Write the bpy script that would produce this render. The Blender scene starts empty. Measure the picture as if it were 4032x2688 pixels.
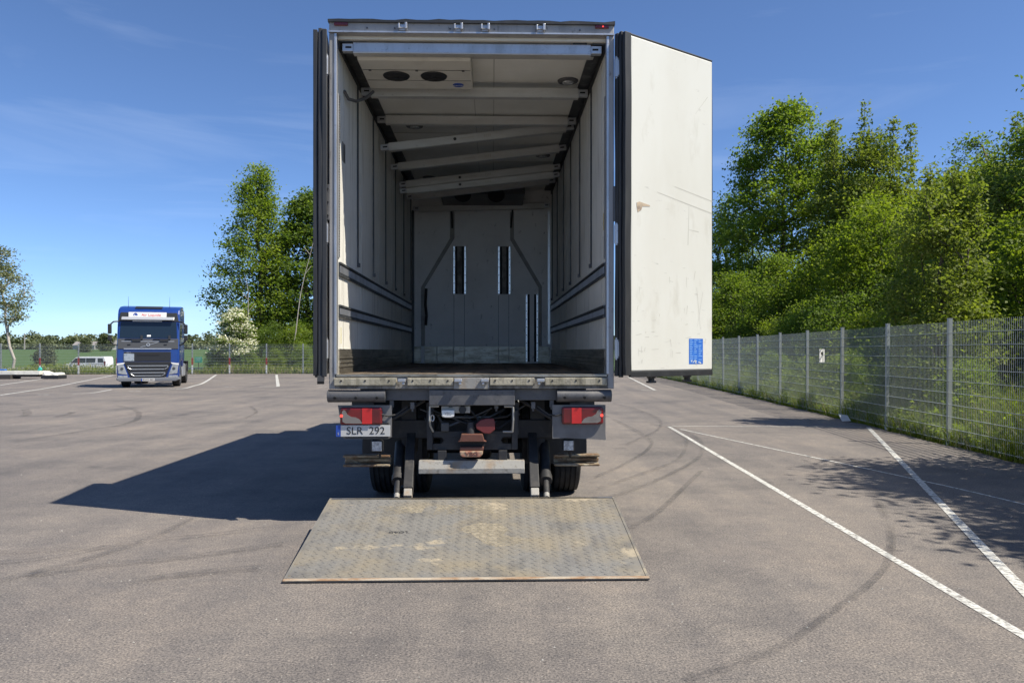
import bpy, math, random
import numpy as np
from mathutils import Vector, Matrix

R = math.radians
scene = bpy.context.scene
C = scene.collection

# ---------------------------------------------------------------- camera
cam_d = bpy.data.cameras.new('camera')
cam = bpy.data.objects.new('camera', cam_d)
C.objects.link(cam)
cam.location = (0, 0, 1.58)
cam.rotation_euler = (R(90), 0, 0)
cam_d.sensor_width = 36
cam_d.lens = 26.8
cam_d.shift_y = 0.00935
cam_d.clip_start = 0.05
cam_d.clip_end = 6000
scene.camera = cam

# ---------------------------------------------------------------- world, sun, exposure
SUN_EL, SUN_AZ = R(54.0), R(110.0)          # azimuth measured from +Y towards +X
SUN_DIR = Vector((math.cos(SUN_EL) * math.sin(SUN_AZ), math.cos(SUN_EL) * math.cos(SUN_AZ), math.sin(SUN_EL)))
world = bpy.data.worlds.new('World')
scene.world = world
world.use_nodes = True
wn, wl = world.node_tree.nodes, world.node_tree.links
wn.clear()
w_out = wn.new('ShaderNodeOutputWorld')
w_bg = wn.new('ShaderNodeBackground')
w_sky = wn.new('ShaderNodeTexSky')
w_sky.sky_type = 'NISHITA'
w_sky.sun_disc = False
w_sky.sun_elevation = SUN_EL
w_sky.sun_rotation = SUN_AZ
w_sky.altitude = 0
w_sky.air_density = 0.6
w_sky.dust_density = 0.3
w_sky.ozone_density = 7.5
w_tc = wn.new('ShaderNodeTexCoord')
w_map = wn.new('ShaderNodeMapping')
w_map.inputs['Scale'].default_value = (1.2, 1.2, 9.0)
w_map.inputs['Rotation'].default_value = (R(7), R(5), 0)
w_noise = wn.new('ShaderNodeTexNoise')
w_noise.inputs['Scale'].default_value = 1.7
w_noise.inputs['Detail'].default_value = 7
w_noise.inputs['Roughness'].default_value = 0.55
w_noise.inputs['Distortion'].default_value = 0.6
w_ramp = wn.new('ShaderNodeValToRGB')
w_ramp.color_ramp.elements[0].position = 0.55
w_ramp.color_ramp.elements[0].color = (0, 0, 0, 1)
w_ramp.color_ramp.elements[1].position = 0.80
w_ramp.color_ramp.elements[1].color = (0.085, 0.085, 0.085, 1)
w_mix = wn.new('ShaderNodeMixRGB')
w_mix.inputs['Color2'].default_value = (8.0, 8.6, 9.4, 1)
wl.new(w_tc.outputs['Generated'], w_map.inputs['Vector'])
wl.new(w_map.outputs['Vector'], w_noise.inputs['Vector'])
wl.new(w_noise.outputs['Fac'], w_ramp.inputs['Fac'])
wl.new(w_ramp.outputs['Color'], w_mix.inputs['Fac'])
wl.new(w_sky.outputs['Color'], w_mix.inputs['Color1'])
wl.new(w_mix.outputs['Color'], w_bg.inputs['Color'])
wl.new(w_bg.outputs['Background'], w_out.inputs['Surface'])
w_bg.inputs['Strength'].default_value = 0.122

sun_d = bpy.data.lights.new('sun', 'SUN')
sun_d.energy = 5.0
sun_d.angle = R(0.53)
sun_d.color = (1.0, 0.93, 0.80)
sun = bpy.data.objects.new('sun', sun_d)
C.objects.link(sun)
sun.rotation_euler = SUN_DIR.to_track_quat('Z', 'Y').to_euler()
sun.location = SUN_DIR * 60

scene.view_settings.view_transform = 'Standard'
scene.view_settings.look = 'None'
scene.view_settings.gamma = 1
scene.view_settings.exposure = 0.6
scene.view_settings.use_curve_mapping = False
scene.cycles.use_denoising = True
scene.cycles.max_bounces = 8
scene.cycles.transparent_max_bounces = 12

# ---------------------------------------------------------------- helpers
class MB:
    """collects simple shapes; build() links them as one mesh object"""
    def __init__(s):
        s.v, s.f = [], []
    def add(s, vs, fs):
        b = len(s.v)
        s.v += [tuple(p) for p in vs]
        s.f += [tuple(i + b for i in f) for f in fs]
        return s
    def box(s, x0, x1, y0, y1, z0, z1, M=None):
        vs = [Vector(p) for p in ((x0,y0,z0),(x1,y0,z0),(x1,y1,z0),(x0,y1,z0),(x0,y0,z1),(x1,y0,z1),(x1,y1,z1),(x0,y1,z1))]
        if M is not None: vs = [M @ p for p in vs]
        return s.add(vs, [(0,3,2,1),(4,5,6,7),(0,1,5,4),(1,2,6,5),(2,3,7,6),(3,0,4,7)])
    def cyl(s, p0, p1, r0, r1=None, n=16, caps=True):
        r1 = r0 if r1 is None else r1
        p0, p1 = Vector(p0), Vector(p1)
        d = (p1 - p0).normalized()
        a = d.orthogonal().normalized(); b = d.cross(a)
        vs = []
        for p, r in ((p0, r0), (p1, r1)):
            for i in range(n):
                t = 2 * math.pi * i / n
                vs.append(p + (a * math.cos(t) + b * math.sin(t)) * r)
        fs = [(i, (i + 1) % n, n + (i + 1) % n, n + i) for i in range(n)]
        if caps: fs += [tuple(range(n))[::-1], tuple(range(n, 2 * n))]
        return s.add(vs, fs)
    def tube(s, pts, r, n=8):
        for a, b in zip(pts[:-1], pts[1:]):
            s.cyl(a, b, r, r, n)
        return s
    def prism(s, poly, axis, a, b):
        """poly in the two other axes (x,y,z order), extruded along axis from a to b"""
        def put(p, t):
            return {'x': (t, p[0], p[1]), 'y': (p[0], t, p[1]), 'z': (p[0], p[1], t)}[axis]
        n = len(poly)
        vs = [put(p, a) for p in poly] + [put(p, b) for p in poly]
        fs = [(i, (i + 1) % n, n + (i + 1) % n, n + i) for i in range(n)] + [tuple(range(n))[::-1], tuple(range(n, 2 * n))]
        return s.add(vs, fs)
    def plate(s, x0, x1, lo, hi, t, x0b=None, x1b=None):
        """plate lying on a slanted line lo->hi in the y-z plane, t thick towards -y"""
        x0b = x0 if x0b is None else x0b; x1b = x1 if x1b is None else x1b
        d = Vector((0, hi[0] - lo[0], hi[1] - lo[1])).normalized()
        n = Vector((0, -d.z, d.y)) * t
        q = [Vector((x0, lo[0], lo[1])), Vector((x1, lo[0], lo[1])), Vector((x1b, hi[0], hi[1])), Vector((x0b, hi[0], hi[1]))]
        return s.add(q + [p + n for p in q], [(0,1,2,3),(7,6,5,4),(0,4,5,1),(1,5,6,2),(2,6,7,3),(3,7,4,0)])
    def lathe(s, prof, c, axis='x', n=32):
        """prof: list of (offset along axis, radius)"""
        m = len(prof); vs = []
        for o, r in prof:
            for i in range(n):
                t = 2 * math.pi * i / n
                p = (o, r * math.cos(t), r * math.sin(t))
                if axis == 'y': p = (p[1], p[0], p[2])
                if axis == 'z': p = (p[1], p[2], p[0])
                vs.append((c[0] + p[0], c[1] + p[1], c[2] + p[2]))
        fs = []
        for k in range(m - 1):
            for i in range(n):
                j = (i + 1) % n
                fs.append((k*n+i, k*n+j, (k+1)*n+j, (k+1)*n+i))
        return s.add(vs, fs)
    def mesh(s, name):
        me = bpy.data.meshes.new(name)
        me.from_pydata(s.v, [], s.f)
        me.update()
        import bmesh
        bm = bmesh.new(); bm.from_mesh(me)
        bmesh.ops.recalc_face_normals(bm, faces=bm.faces)
        bm.to_mesh(me); bm.free()
        return me
    def build(s, name, mat, parent=None, bevel=0, smooth=False, seg=2):
        me = s.mesh(name)
        me.materials.append(mat)
        if smooth:
            for p in me.polygons: p.use_smooth = True
            me.set_sharp_from_angle(angle=R(40))
        o = bpy.data.objects.new(name, me)
        C.objects.link(o)
        o.parent = parent
        if bevel:
            b = o.modifiers.new('bevel', 'BEVEL')
            b.width = bevel; b.segments = seg; b.limit_method = 'ANGLE'; b.angle_limit = R(35)
            b.harden_normals = False
        return o

def tag(o, label=None, cat=None, group=None, kind=None):
    if label: o['label'] = label
    if cat: o['category'] = cat
    if group: o['group'] = group
    if kind: o['kind'] = kind
    return o

def thing(name, label, cat, loc=(0, 0, 0), rz=0, group=None):
    o = bpy.data.objects.new(name, None)
    o.empty_display_size = 0.2
    C.objects.link(o)
    o.location = loc
    o.rotation_euler = (0, 0, rz)
    return tag(o, label, cat, group)

def link_mesh(name, me, parent=None, loc=(0,0,0), rot=(0,0,0), scale=(1,1,1)):
    o = bpy.data.objects.new(name, me)
    C.objects.link(o)
    o.parent = parent
    o.location = loc; o.rotation_euler = rot; o.scale = scale
    return o

def text_obj(name, body, size, mat, parent, loc, rot, depth=0.001, width=None, sx=1.0):
    cu = bpy.data.curves.new(name, 'FONT')
    cu.body = body; cu.size = size; cu.extrude = depth
    cu.align_x = 'CENTER'; cu.align_y = 'CENTER'
    tmp = bpy.data.objects.new('tmp_text', cu)
    C.objects.link(tmp)
    bpy.context.view_layer.update()
    dg = bpy.context.evaluated_depsgraph_get()
    me = bpy.data.meshes.new_from_object(tmp.evaluated_get(dg))
    bpy.data.objects.remove(tmp); bpy.data.curves.remove(cu)
    me.materials.clear(); me.materials.append(mat)
    o = link_mesh(name, me, parent, loc, rot, (sx, 1, 1))
    return o

# ---------------------------------------------------------------- materials
def nodes_of(name):
    m = bpy.data.materials.new(name); m.use_nodes = True
    nt = m.node_tree
    return m, nt.nodes, nt.links, nt.nodes['Principled BSDF']

def noise_fac(N, L, scale, lo, hi, stretch=(1, 1, 1), detail=5, rough=0.6, loc=(0, 0, 0)):
    tc = N.new('ShaderNodeTexCoord'); mp = N.new('ShaderNodeMapping')
    mp.inputs['Scale'].default_value = stretch
    mp.inputs['Location'].default_value = loc
    nz = N.new('ShaderNodeTexNoise')
    nz.inputs['Scale'].default_value = scale
    nz.inputs['Detail'].default_value = detail
    nz.inputs['Roughness'].default_value = rough
    mr = N.new('ShaderNodeMapRange')
    mr.inputs['From Min'].default_value = lo; mr.inputs['From Max'].default_value = hi
    L.new(tc.outputs['Object'], mp.inputs['Vector']); L.new(mp.outputs['Vector'], nz.inputs['Vector'])
    L.new(nz.outputs['Fac'], mr.inputs['Value'])
    return mr.outputs['Result'], nz

def mat(name, col, rough=0.6, metal=0.0, layers=(), bump=None, spec=0.5, emit=None, coat=0):
    """layers: (scale, colour, lo, hi, stretch[, strength]) noise masks painted one over the other (dirt, wear, rust)"""
    m, N, L, P = nodes_of(name)
    P.inputs['Roughness'].default_value = rough
    P.inputs['Metallic'].default_value = metal
    P.inputs['Specular IOR Level'].default_value = spec
    P.inputs['Coat Weight'].default_value = coat
    rgb = N.new('ShaderNodeRGB'); rgb.outputs[0].default_value = (*col, 1)
    cur = rgb.outputs[0]
    for i, ly in enumerate(layers):
        fac, _ = noise_fac(N, L, ly[0], ly[2], ly[3], ly[4], loc=(i * 3.7, i * 1.9, i * 2.3))
        if len(ly) > 5:
            mu = N.new('ShaderNodeMath'); mu.operation = 'MULTIPLY'; mu.inputs[1].default_value = ly[5]
            L.new(fac, mu.inputs[0]); fac = mu.outputs[0]
        mx = N.new('ShaderNodeMixRGB')
        L.new(fac, mx.inputs['Fac']); L.new(cur, mx.inputs['Color1'])
        mx.inputs['Color2'].default_value = (*ly[1], 1)
        cur = mx.outputs['Color']
    L.new(cur, P.inputs['Base Color'])
    if bump:
        _, nz = noise_fac(N, L, bump[0], 0, 1, bump[2] if len(bump) > 2 else (1, 1, 1))
        bp = N.new('ShaderNodeBump'); bp.inputs['Strength'].default_value = bump[1]; bp.inputs['Distance'].default_value = 0.01
        L.new(nz.outputs['Fac'], bp.inputs['Height']); L.new(bp.outputs['Normal'], P.inputs['Normal'])
    if emit:
        P.inputs['Emission Color'].default_value = (*emit[0], 1); P.inputs['Emission Strength'].default_value = emit[1]
    return m

ONE = (1, 1, 1)
m_alu = mat('aluminium', (0.52, 0.53, 0.55), 0.42, 0.75, [(6, (0.34, 0.34, 0.34), 0.45, 0.7, (1, 1, .3), .7), (40, (0.2, 0.19, 0.18), 0.6, 0.75, ONE, .6)], (30, 0.05))
m_frame = mat('frame_steel', (0.33, 0.32, 0.31), 0.55, 0.12, [(5, (0.21, 0.205, 0.20), 0.45, 0.7, (1, 1, .25), .7), (25, (0.12, 0.11, 0.1), 0.6, 0.72, (1, 1, .4), .7)], (40, 0.06))
m_sill = mat('sill_steel', (0.25, 0.24, 0.22), 0.65, 0.15, [(7, (0.085, 0.08, 0.07), 0.42, 0.62, (1, 1, .6), .9), (30, (0.07, 0.06, 0.05), 0.55, 0.7, (1, 1, .3), .8)], (60, 0.2))
m_pad = mat('bumper_pad', (0.40, 0.365, 0.28), 0.65, 0.0, [(14, (0.22, 0.2, 0.14), 0.45, 0.65, (1, 1, .15), .9), (9, (0.10, 0.09, 0.07), 0.52, 0.7, (1.6, 1, 1), .9)], (50, 0.3))
m_wall = mat('lining_cream', (0.78, 0.765, 0.71), 0.48, 0.0, [(1.3, (0.66, 0.64, 0.58), 0.4, 0.7, (1, .4, 1)), (6, (0.36, 0.34, 0.30), 0.54, 0.74, (2, 2, .22), .7), (22, (0.25, 0.23, 0.2), 0.66, 0.76, (1, 3, .5), .6)], (8, 0.04))
m_wallF = mat('lining_grey', (0.80, 0.79, 0.77), 0.55, 0.0, [(2.0, (0.70, 0.69, 0.67), 0.4, 0.7, ONE), (12, (0.2, 0.19, 0.18), 0.62, 0.74, (1, 1, .5), .8)], (8, 0.04))
m_ceil = mat('ceiling_cream', (0.80, 0.79, 0.73), 0.5, 0.0, [(1.5, (0.70, 0.685, 0.62), 0.4, 0.7, ONE)], (8, 0.03))
m_kick = mat('kick_plate', (0.40, 0.37, 0.31), 0.38, 0.85, [(3, (0.2, 0.18, 0.14), 0.45, 0.62, (1, .5, 5), .9), (18, (0.08, 0.07, 0.06), 0.55, 0.7, (1, .6, 4), .8)], (25, 0.2, (1, .5, 4)))
m_floor = mat('floor_boards', (0.16, 0.12, 0.085), 0.75, 0.0, [(2, (0.07, 0.055, 0.04), 0.4, 0.65, (3, .4, 1)), (12, (0.32, 0.27, 0.19), 0.58, 0.72, (4, .5, 1), .7)], (30, 0.3, (3, .4, 1)))
m_rubber = mat('black_rubber', (0.022, 0.023, 0.025), 0.5, 0.0, [(6, (0.05, 0.05, 0.05), 0.5, 0.7, (1, 1, .2), .7)], (20, 0.1, (1, 1, .1)))
m_dark = mat('chassis_dark', (0.030, 0.030, 0.032), 0.6, 0.2, [(9, (0.065, 0.06, 0.055), 0.5, 0.68, ONE, .8)], (40, 0.15))
m_darkp = mat('dark_panel', (0.10, 0.10, 0.105), 0.5, 0.3, [(5, (0.19, 0.18, 0.17), 0.5, 0.75, ONE, .8), (30, (0.05, 0.05, 0.05), 0.55, 0.7, ONE, .6)], (60, 0.08))
m_beam = mat('beam_alu', (0.60, 0.60, 0.58), 0.42, 0.35, [(4, (0.46, 0.45, 0.42), 0.45, 0.7, (.4, 1, 2), .8), (30, (0.25, 0.24, 0.22), 0.62, 0.74, (.6, 1, 1), .7)], (30, 0.04))
m_track = mat('track_dark', (0.06, 0.065, 0.07), 0.5, 0.4, [(10, (0.2, 0.2, 0.2), 0.5, 0.7, (1, 1, .3), .6)])
m_door = mat('door_white', (0.63, 0.63, 0.58), 0.45, 0.0, [(0.9, (0.57, 0.56, 0.50), 0.45, 0.7, (1, 1, .45)), (3.5, (0.44, 0.42, 0.35), 0.60, 0.78, (1.2, 1.2, .5), .55), (14, (0.34, 0.33, 0.30), 0.665, 0.74, (.5, .5, 2.2), .55), (60, (0.3, 0.29, 0.26), 0.70, 0.76, ONE, .5)], (6, 0.03))
m_white = mat('white_paint', (0.74, 0.74, 0.72), 0.4, 0.0, [(5, (0.6, 0.59, 0.55), 0.5, 0.75, ONE, .6)])
m_offwhite = mat('plastic_offwhite', (0.62, 0.60, 0.54), 0.5, 0.0, [(6, (0.48, 0.46, 0.4), 0.5, 0.75, ONE, .6)])
m_polish = mat('polished_steel', (0.82, 0.83, 0.84), 0.32, 1.0, [(20, (0.5, 0.5, 0.5), 0.55, 0.7, ONE, .6)])
m_black = mat('black_void', (0.012, 0.012, 0.013), 0.7)
m_rust = mat('rusty_steel', (0.30, 0.25, 0.17), 0.75, 0.15, [(10, (0.16, 0.09, 0.045), 0.42, 0.6, (.6, 1, 1.5)), (26, (0.45, 0.40, 0.30), 0.56, 0.68, (.5, 1, 1.5), .9), (40, (0.07, 0.05, 0.04), 0.6, 0.7, ONE, .8)], (40, 0.5))
m_galv = mat('galvanised_bar', (0.30, 0.29, 0.265), 0.65, 0.15, [(4, (0.27, 0.18, 0.10), 0.50, 0.66, ONE, .8), (22, (0.17, 0.155, 0.135), 0.52, 0.68, ONE, .8)], (50, 0.2))
m_redlens = mat('lamp_red', (0.095, 0.008, 0.010), 0.25, 0.0, [(4, (0.18, 0.01, 0.012), 0.4, 0.65, ONE)], None, 0.5, None, 0.4)
m_redbright = mat('lamp_red_bright', (0.32, 0.016, 0.018), 0.3, 0.0, [(12, (0.4, 0.02, 0.02), 0.45, 0.6, ONE)], None, 0.5, ((1, 0.04, 0.03), 0.10))
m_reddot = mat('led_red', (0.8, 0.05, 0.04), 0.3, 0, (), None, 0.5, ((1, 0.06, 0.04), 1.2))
m_lensclear = mat('lamp_dirty_clear', (0.20, 0.18, 0.165), 0.45, 0.0, [(9, (0.15, 0.13, 0.12), 0.45, 0.65, ONE)])
m_glasslens = mat('lamp_clear', (0.55, 0.57, 0.58), 0.2, 0.1, [(30, (0.3, 0.31, 0.32), 0.45, 0.6, ONE)])
m_plate = mat('plate_white', (0.52, 0.515, 0.50), 0.4, 0, [(10, (0.5, 0.48, 0.44), 0.5, 0.7, ONE, .6)])
m_plateblue = mat('plate_blue', (0.02, 0.07, 0.36), 0.4)
m_ink = mat('ink_black', (0.015, 0.015, 0.016), 0.5)
m_tyre = mat('tyre', (0.022, 0.022, 0.023), 0.75, 0.0, [(8, (0.05, 0.047, 0.043), 0.5, 0.7, ONE, .8)], (50, 0.2))
m_hubred = mat('coupling_red', (0.14, 0.055, 0.038), 0.6, 0.1, [(14, (0.12, 0.06, 0.04), 0.45, 0.65, ONE, .8)], (40, 0.2))
m_hubpink = mat('coupling_sunlit', (0.38, 0.17, 0.115), 0.6, 0.1, [(18, (0.42, 0.33, 0.22), 0.45, 0.6, ONE, .8)], (40, 0.2))  # paler than the jaw red: sunlight on the nose put into its colour
m_redlever = mat('lever_red', (0.15, 0.025, 0.025), 0.5)
m_wire = mat('fence_galvanised', (0.42, 0.46, 0.45), 0.5, 0.3, [(12, (0.32, 0.35, 0.34), 0.45, 0.65, ONE, .6)])
m_post = mat('post_galvanised', (0.36, 0.39, 0.39), 0.55, 0.35, [(6, (0.27, 0.29, 0.29), 0.45, 0.65, (1, 1, .4), .7)])
m_redband = mat('post_red_band', (0.30, 0.035, 0.03), 0.5)
m_whiteband = mat('post_white_band', (0.62, 0.62, 0.6), 0.5)
m_stickblue = mat('sticker_blue', (0.03, 0.13, 0.50), 0.4, 0, [(9, (0.05, 0.19, 0.6), 0.45, 0.65, (1, 1, 3), .8)])
m_stickink = mat('sticker_print', (0.16, 0.33, 0.68), 0.4)
m_tear = mat('torn_foam', (0.45, 0.36, 0.26), 0.8, 0, [(20, (0.25, 0.2, 0.16), 0.45, 0.6, ONE)])
m_scratch = mat('scuff_grey', (0.47, 0.46, 0.41), 0.6)
m_platform = mat('platform_tread', (0.170, 0.164, 0.152), 0.75, 0.05,
    [(1.6, (0.215, 0.185, 0.135), 0.42, 0.62, (1, 1.4, 1), .9), (3.2, (0.105, 0.102, 0.098), 0.50, 0.68, (1.6, 1, 1), .75), (1.9, (0.34, 0.29, 0.21), 0.60, 0.66, (1, 1.6, 1), .9), (1.1, (0.17, 0.17, 0.17), 0.55, 0.75, (3, .3, 1), .6), (18, (0.13, 0.10, 0.065), 0.62, 0.74, (1, 2, 1), .7), (55, (0.42, 0.39, 0.33), 0.68, 0.76, ONE, .6)], (60, 0.25))
m_lip = mat('platform_lip_rust', (0.30, 0.19, 0.11), 0.7, 0.2, [(12, (0.42, 0.36, 0.28), 0.45, 0.6, (.4, 1, 1))], (50, .3))
m_blue = mat('cab_blue', (0.007, 0.040, 0.215), 0.3, 0.0, [(3, (0.006, 0.032, 0.18), 0.4, 0.7, ONE)], None, 0.5, None, 0.6)
m_glass = mat('glass_dark', (0.012, 0.022, 0.035), 0.08, 0.0, (), None, 0.6)
m_cabgrey = mat('cab_grey', (0.055, 0.058, 0.062), 0.5)
m_cabdark = mat('cab_black', (0.018, 0.019, 0.021), 0.5)
m_silver = mat('silver_trim', (0.55, 0.56, 0.57), 0.35, 0.6)
m_bumper = mat('bumper_grey', (0.16, 0.17, 0.19), 0.5)
m_headl = mat('headlamp', (0.38, 0.40, 0.42), 0.15, 0.3, [(14, (0.25, 0.27, 0.3), 0.5, 0.62, ONE)], None, 0.6)
m_signred = mat('sign_red', (0.60, 0.04, 0.05), 0.5)
m_signblue = mat('sign_blue', (0.02, 0.06, 0.36), 0.5)
m_vanwhite = mat('van_white', (0.72, 0.73, 0.74), 0.3, 0, (), None, 0.5, None, 0.4)
m_green = mat('sign_green', (0.03, 0.30, 0.20), 0.5)
m_teal = mat('strap_teal', (0.04, 0.38, 0.33), 0.6)
m_tarp = mat('tarp_white', (0.68, 0.67, 0.60), 0.6, 0, [(5, (0.5, 0.48, 0.42), 0.5, 0.7, ONE, .7)], (6, .4))
m_wood = mat('timber_dark', (0.05, 0.045, 0.04), 0.8)
m_bark = mat('bark', (0.10, 0.08, 0.06), 0.9, 0, [(6, (0.05, 0.04, 0.032), 0.45, 0.6, (1, 1, .2)), (9, (0.17, 0.15, 0.12), 0.58, 0.7, ONE, .7)], (14, .5))
m_birch = mat('birch_bark', (0.42, 0.38, 0.33), 0.8, 0, [(9, (0.09, 0.07, 0.06), 0.55, 0.66, (1, 1, 2.5), .9)], (14, .3))
m_house = mat('house_render', (0.30, 0.29, 0.28), 0.7)
m_roof = mat('roof_pale', (0.27, 0.25, 0.24), 0.7)
m_paper = mat('paper_white', (0.74, 0.74, 0.74), 0.6)

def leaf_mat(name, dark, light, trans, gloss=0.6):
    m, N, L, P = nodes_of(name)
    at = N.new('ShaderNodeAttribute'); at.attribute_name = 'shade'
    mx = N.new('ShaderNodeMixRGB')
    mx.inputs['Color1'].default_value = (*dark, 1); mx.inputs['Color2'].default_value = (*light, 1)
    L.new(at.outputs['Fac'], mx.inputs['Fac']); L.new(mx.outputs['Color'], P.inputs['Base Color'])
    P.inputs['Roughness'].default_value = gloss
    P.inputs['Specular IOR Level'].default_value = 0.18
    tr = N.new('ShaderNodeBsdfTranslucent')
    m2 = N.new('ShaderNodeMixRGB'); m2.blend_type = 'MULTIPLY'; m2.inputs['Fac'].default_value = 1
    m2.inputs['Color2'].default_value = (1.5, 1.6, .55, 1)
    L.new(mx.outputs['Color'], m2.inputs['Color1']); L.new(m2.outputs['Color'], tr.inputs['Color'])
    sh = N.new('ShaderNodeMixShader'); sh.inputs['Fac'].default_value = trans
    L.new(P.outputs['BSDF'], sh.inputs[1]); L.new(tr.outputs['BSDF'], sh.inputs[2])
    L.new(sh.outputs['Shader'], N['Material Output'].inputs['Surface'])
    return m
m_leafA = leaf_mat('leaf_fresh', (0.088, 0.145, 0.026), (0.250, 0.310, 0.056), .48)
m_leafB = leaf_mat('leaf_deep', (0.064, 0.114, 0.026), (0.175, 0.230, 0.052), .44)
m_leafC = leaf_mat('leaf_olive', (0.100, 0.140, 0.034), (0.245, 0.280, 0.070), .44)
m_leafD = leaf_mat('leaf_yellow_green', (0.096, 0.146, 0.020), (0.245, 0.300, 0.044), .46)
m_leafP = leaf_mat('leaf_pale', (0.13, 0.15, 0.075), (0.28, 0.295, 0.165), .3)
m_leafF = leaf_mat('leaf_far_hazed', (0.080, 0.102, 0.054), (0.150, 0.168, 0.088), .2)  # greyed and lightened, distance haze put into the leaf colour
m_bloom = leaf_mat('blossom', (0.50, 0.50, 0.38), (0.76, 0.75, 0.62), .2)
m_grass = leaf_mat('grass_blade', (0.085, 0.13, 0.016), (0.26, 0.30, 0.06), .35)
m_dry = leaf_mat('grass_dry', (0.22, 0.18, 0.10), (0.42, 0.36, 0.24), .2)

# asphalt: aggregate, worn patches, hue drift
def make_asphalt():
    m, N, L, P = nodes_of('asphalt')
    P.inputs['Roughness'].default_value = 0.85
    P.inputs['Specular IOR Level'].default_value = 0.3
    tc = N.new('ShaderNodeTexCoord')
    def noise(scale, detail=4, rough=.6):
        n = N.new('ShaderNodeTexNoise'); n.inputs['Scale'].default_value = scale
        n.inputs['Detail'].default_value = detail; n.inputs['Roughness'].default_value = rough
        L.new(tc.outputs['Object'], n.inputs['Vector']); return n.outputs['Fac']
    def ramp(fac, stops):
        r = N.new('ShaderNodeValToRGB'); e = r.color_ramp.elements
        e[0].position, e[0].color = stops[0][0], (*stops[0][1], 1)
        e[1].position, e[1].color = stops[-1][0], (*stops[-1][1], 1)
        for p, c in stops[1:-1]:
            k = e.new(p); k.color = (*c, 1)
        L.new(fac, r.inputs['Fac']); return r.outputs['Color']
    def mul(a, b, f=1.0):
        x = N.new('ShaderNodeMixRGB'); x.blend_type = 'MULTIPLY'; x.inputs['Fac'].default_value = f
        L.new(a, x.inputs['Color1']); L.new(b, x.inputs['Color2']); return x.outputs['Color']
    base = ramp(noise(0.16, 3), [(0.35, (0.158, 0.144, 0.137)), (0.65, (0.198, 0.178, 0.163))])
    c = mul(base, ramp(noise(0.55, 6, .62), [(0.32, (0.72, 0.735, 0.76)), (0.5, (1, 1, 1)), (0.7, (1.14, 1.11, 1.07))]))
    c = mul(c, ramp(noise(2.6, 6, .7), [(0.3, (0.84, 0.85, 0.87)), (0.7, (1.12, 1.10, 1.07))]))
    c = mul(c, ramp(noise(14, 5, .75), [(0.3, (0.80, 0.81, 0.83)), (0.72, (1.16, 1.15, 1.12))]))
    c = mul(c, ramp(noise(75, 4, .8), [(0.36, (0.36, 0.37, 0.39)), (0.5, (0.98, 0.98, 0.98)), (0.66, (1.8, 1.74, 1.64))]))
    # faint streaks where wheels have polished the stone, running along the bays
    mpn = N.new('ShaderNodeMapping'); mpn.inputs['Scale'].default_value = (1.6, .10, 1); mpn.inputs['Rotation'].default_value = (0, 0, R(-24))
    L.new(tc.outputs['Object'], mpn.inputs['Vector'])
    ns = N.new('ShaderNodeTexNoise'); ns.inputs['Scale'].default_value = 1.4; ns.inputs['Detail'].default_value = 5; L.new(mpn.outputs['Vector'], ns.inputs['Vector'])
    c = mul(c, ramp(ns.outputs['Fac'], [(0.36, (0.88, 0.885, 0.90)), (0.6, (1.05, 1.045, 1.03))]))
    # oil spots
    v2 = N.new('ShaderNodeTexVoronoi'); v2.inputs['Scale'].default_value = 0.75; L.new(tc.outputs['Object'], v2.inputs['Vector'])
    c = mul(c, ramp(v2.outputs['Distance'], [(0.02, (0.72, 0.72, 0.73)), (0.10, (1, 1, 1))]), .7)
    v = N.new('ShaderNodeTexVoronoi'); v.inputs['Scale'].default_value = 34
    L.new(tc.outputs['Object'], v.inputs['Vector'])
    lt = N.new('ShaderNodeMath'); lt.operation = 'LESS_THAN'; lt.inputs[1].default_value = 0.12
    L.new(v.outputs['Distance'], lt.inputs[0])
    sep = N.new('ShaderNodeSeparateColor'); L.new(v.outputs['Color'], sep.inputs['Color'])
    gt = N.new('ShaderNodeMath'); gt.operation = 'GREATER_THAN'; gt.inputs[1].default_value = 0.94
    L.new(sep.outputs['Red'], gt.inputs[0])
    mm = N.new('ShaderNodeMath'); mm.operation = 'MULTIPLY'; L.new(lt.outputs[0], mm.inputs[0]); L.new(gt.outputs[0], mm.inputs[1])
    mx = N.new('ShaderNodeMixRGB'); L.new(mm.outputs[0], mx.inputs['Fac']); L.new(c, mx.inputs['Color1'])
    mx.inputs['Color2'].default_value = (0.42, 0.40, 0.36, 1)
    L.new(mx.outputs['Color'], P.inputs['Base Color'])
    bp = N.new('ShaderNodeBump'); bp.inputs['Strength'].default_value = 0.55; bp.inputs['Distance'].default_value = 0.006
    L.new(noise(95, 3, .7), bp.inputs['Height']); L.new(bp.outputs['Normal'], P.inputs['Normal'])
    return m
m_asphalt = make_asphalt()

def make_sheet(name, col, scale, lo, hi, amax, rough=.7):
    """worn paint or rubber: noise wears holes in the sheet"""
    m, N, L, P = nodes_of(name)
    P.inputs['Base Color'].default_value = (*col, 1); P.inputs['Roughness'].default_value = rough
    f1, _ = noise_fac(N, L, scale, lo, hi)
    f2, _ = noise_fac(N, L, scale * 9, 0.25, 0.62)
    mu = N.new('ShaderNodeMath'); mu.operation = 'MULTIPLY'; L.new(f1, mu.inputs[0]); L.new(f2, mu.inputs[1])
    m2 = N.new('ShaderNodeMath'); m2.operation = 'MULTIPLY'; L.new(mu.outputs[0], m2.inputs[0]); m2.inputs[1].default_value = amax
    cl = N.new('ShaderNodeClamp'); L.new(m2.outputs[0], cl.inputs['Value']); L.new(cl.outputs[0], P.inputs['Alpha'])
    return m
m_line = make_sheet('road_paint', (0.56, 0.555, 0.52), 3.0, 0.12, 0.46, 1.2)
m_skid = make_sheet('tyre_mark', (0.035, 0.034, 0.034), 1.2, 0.25, 0.75, 0.50)

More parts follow.
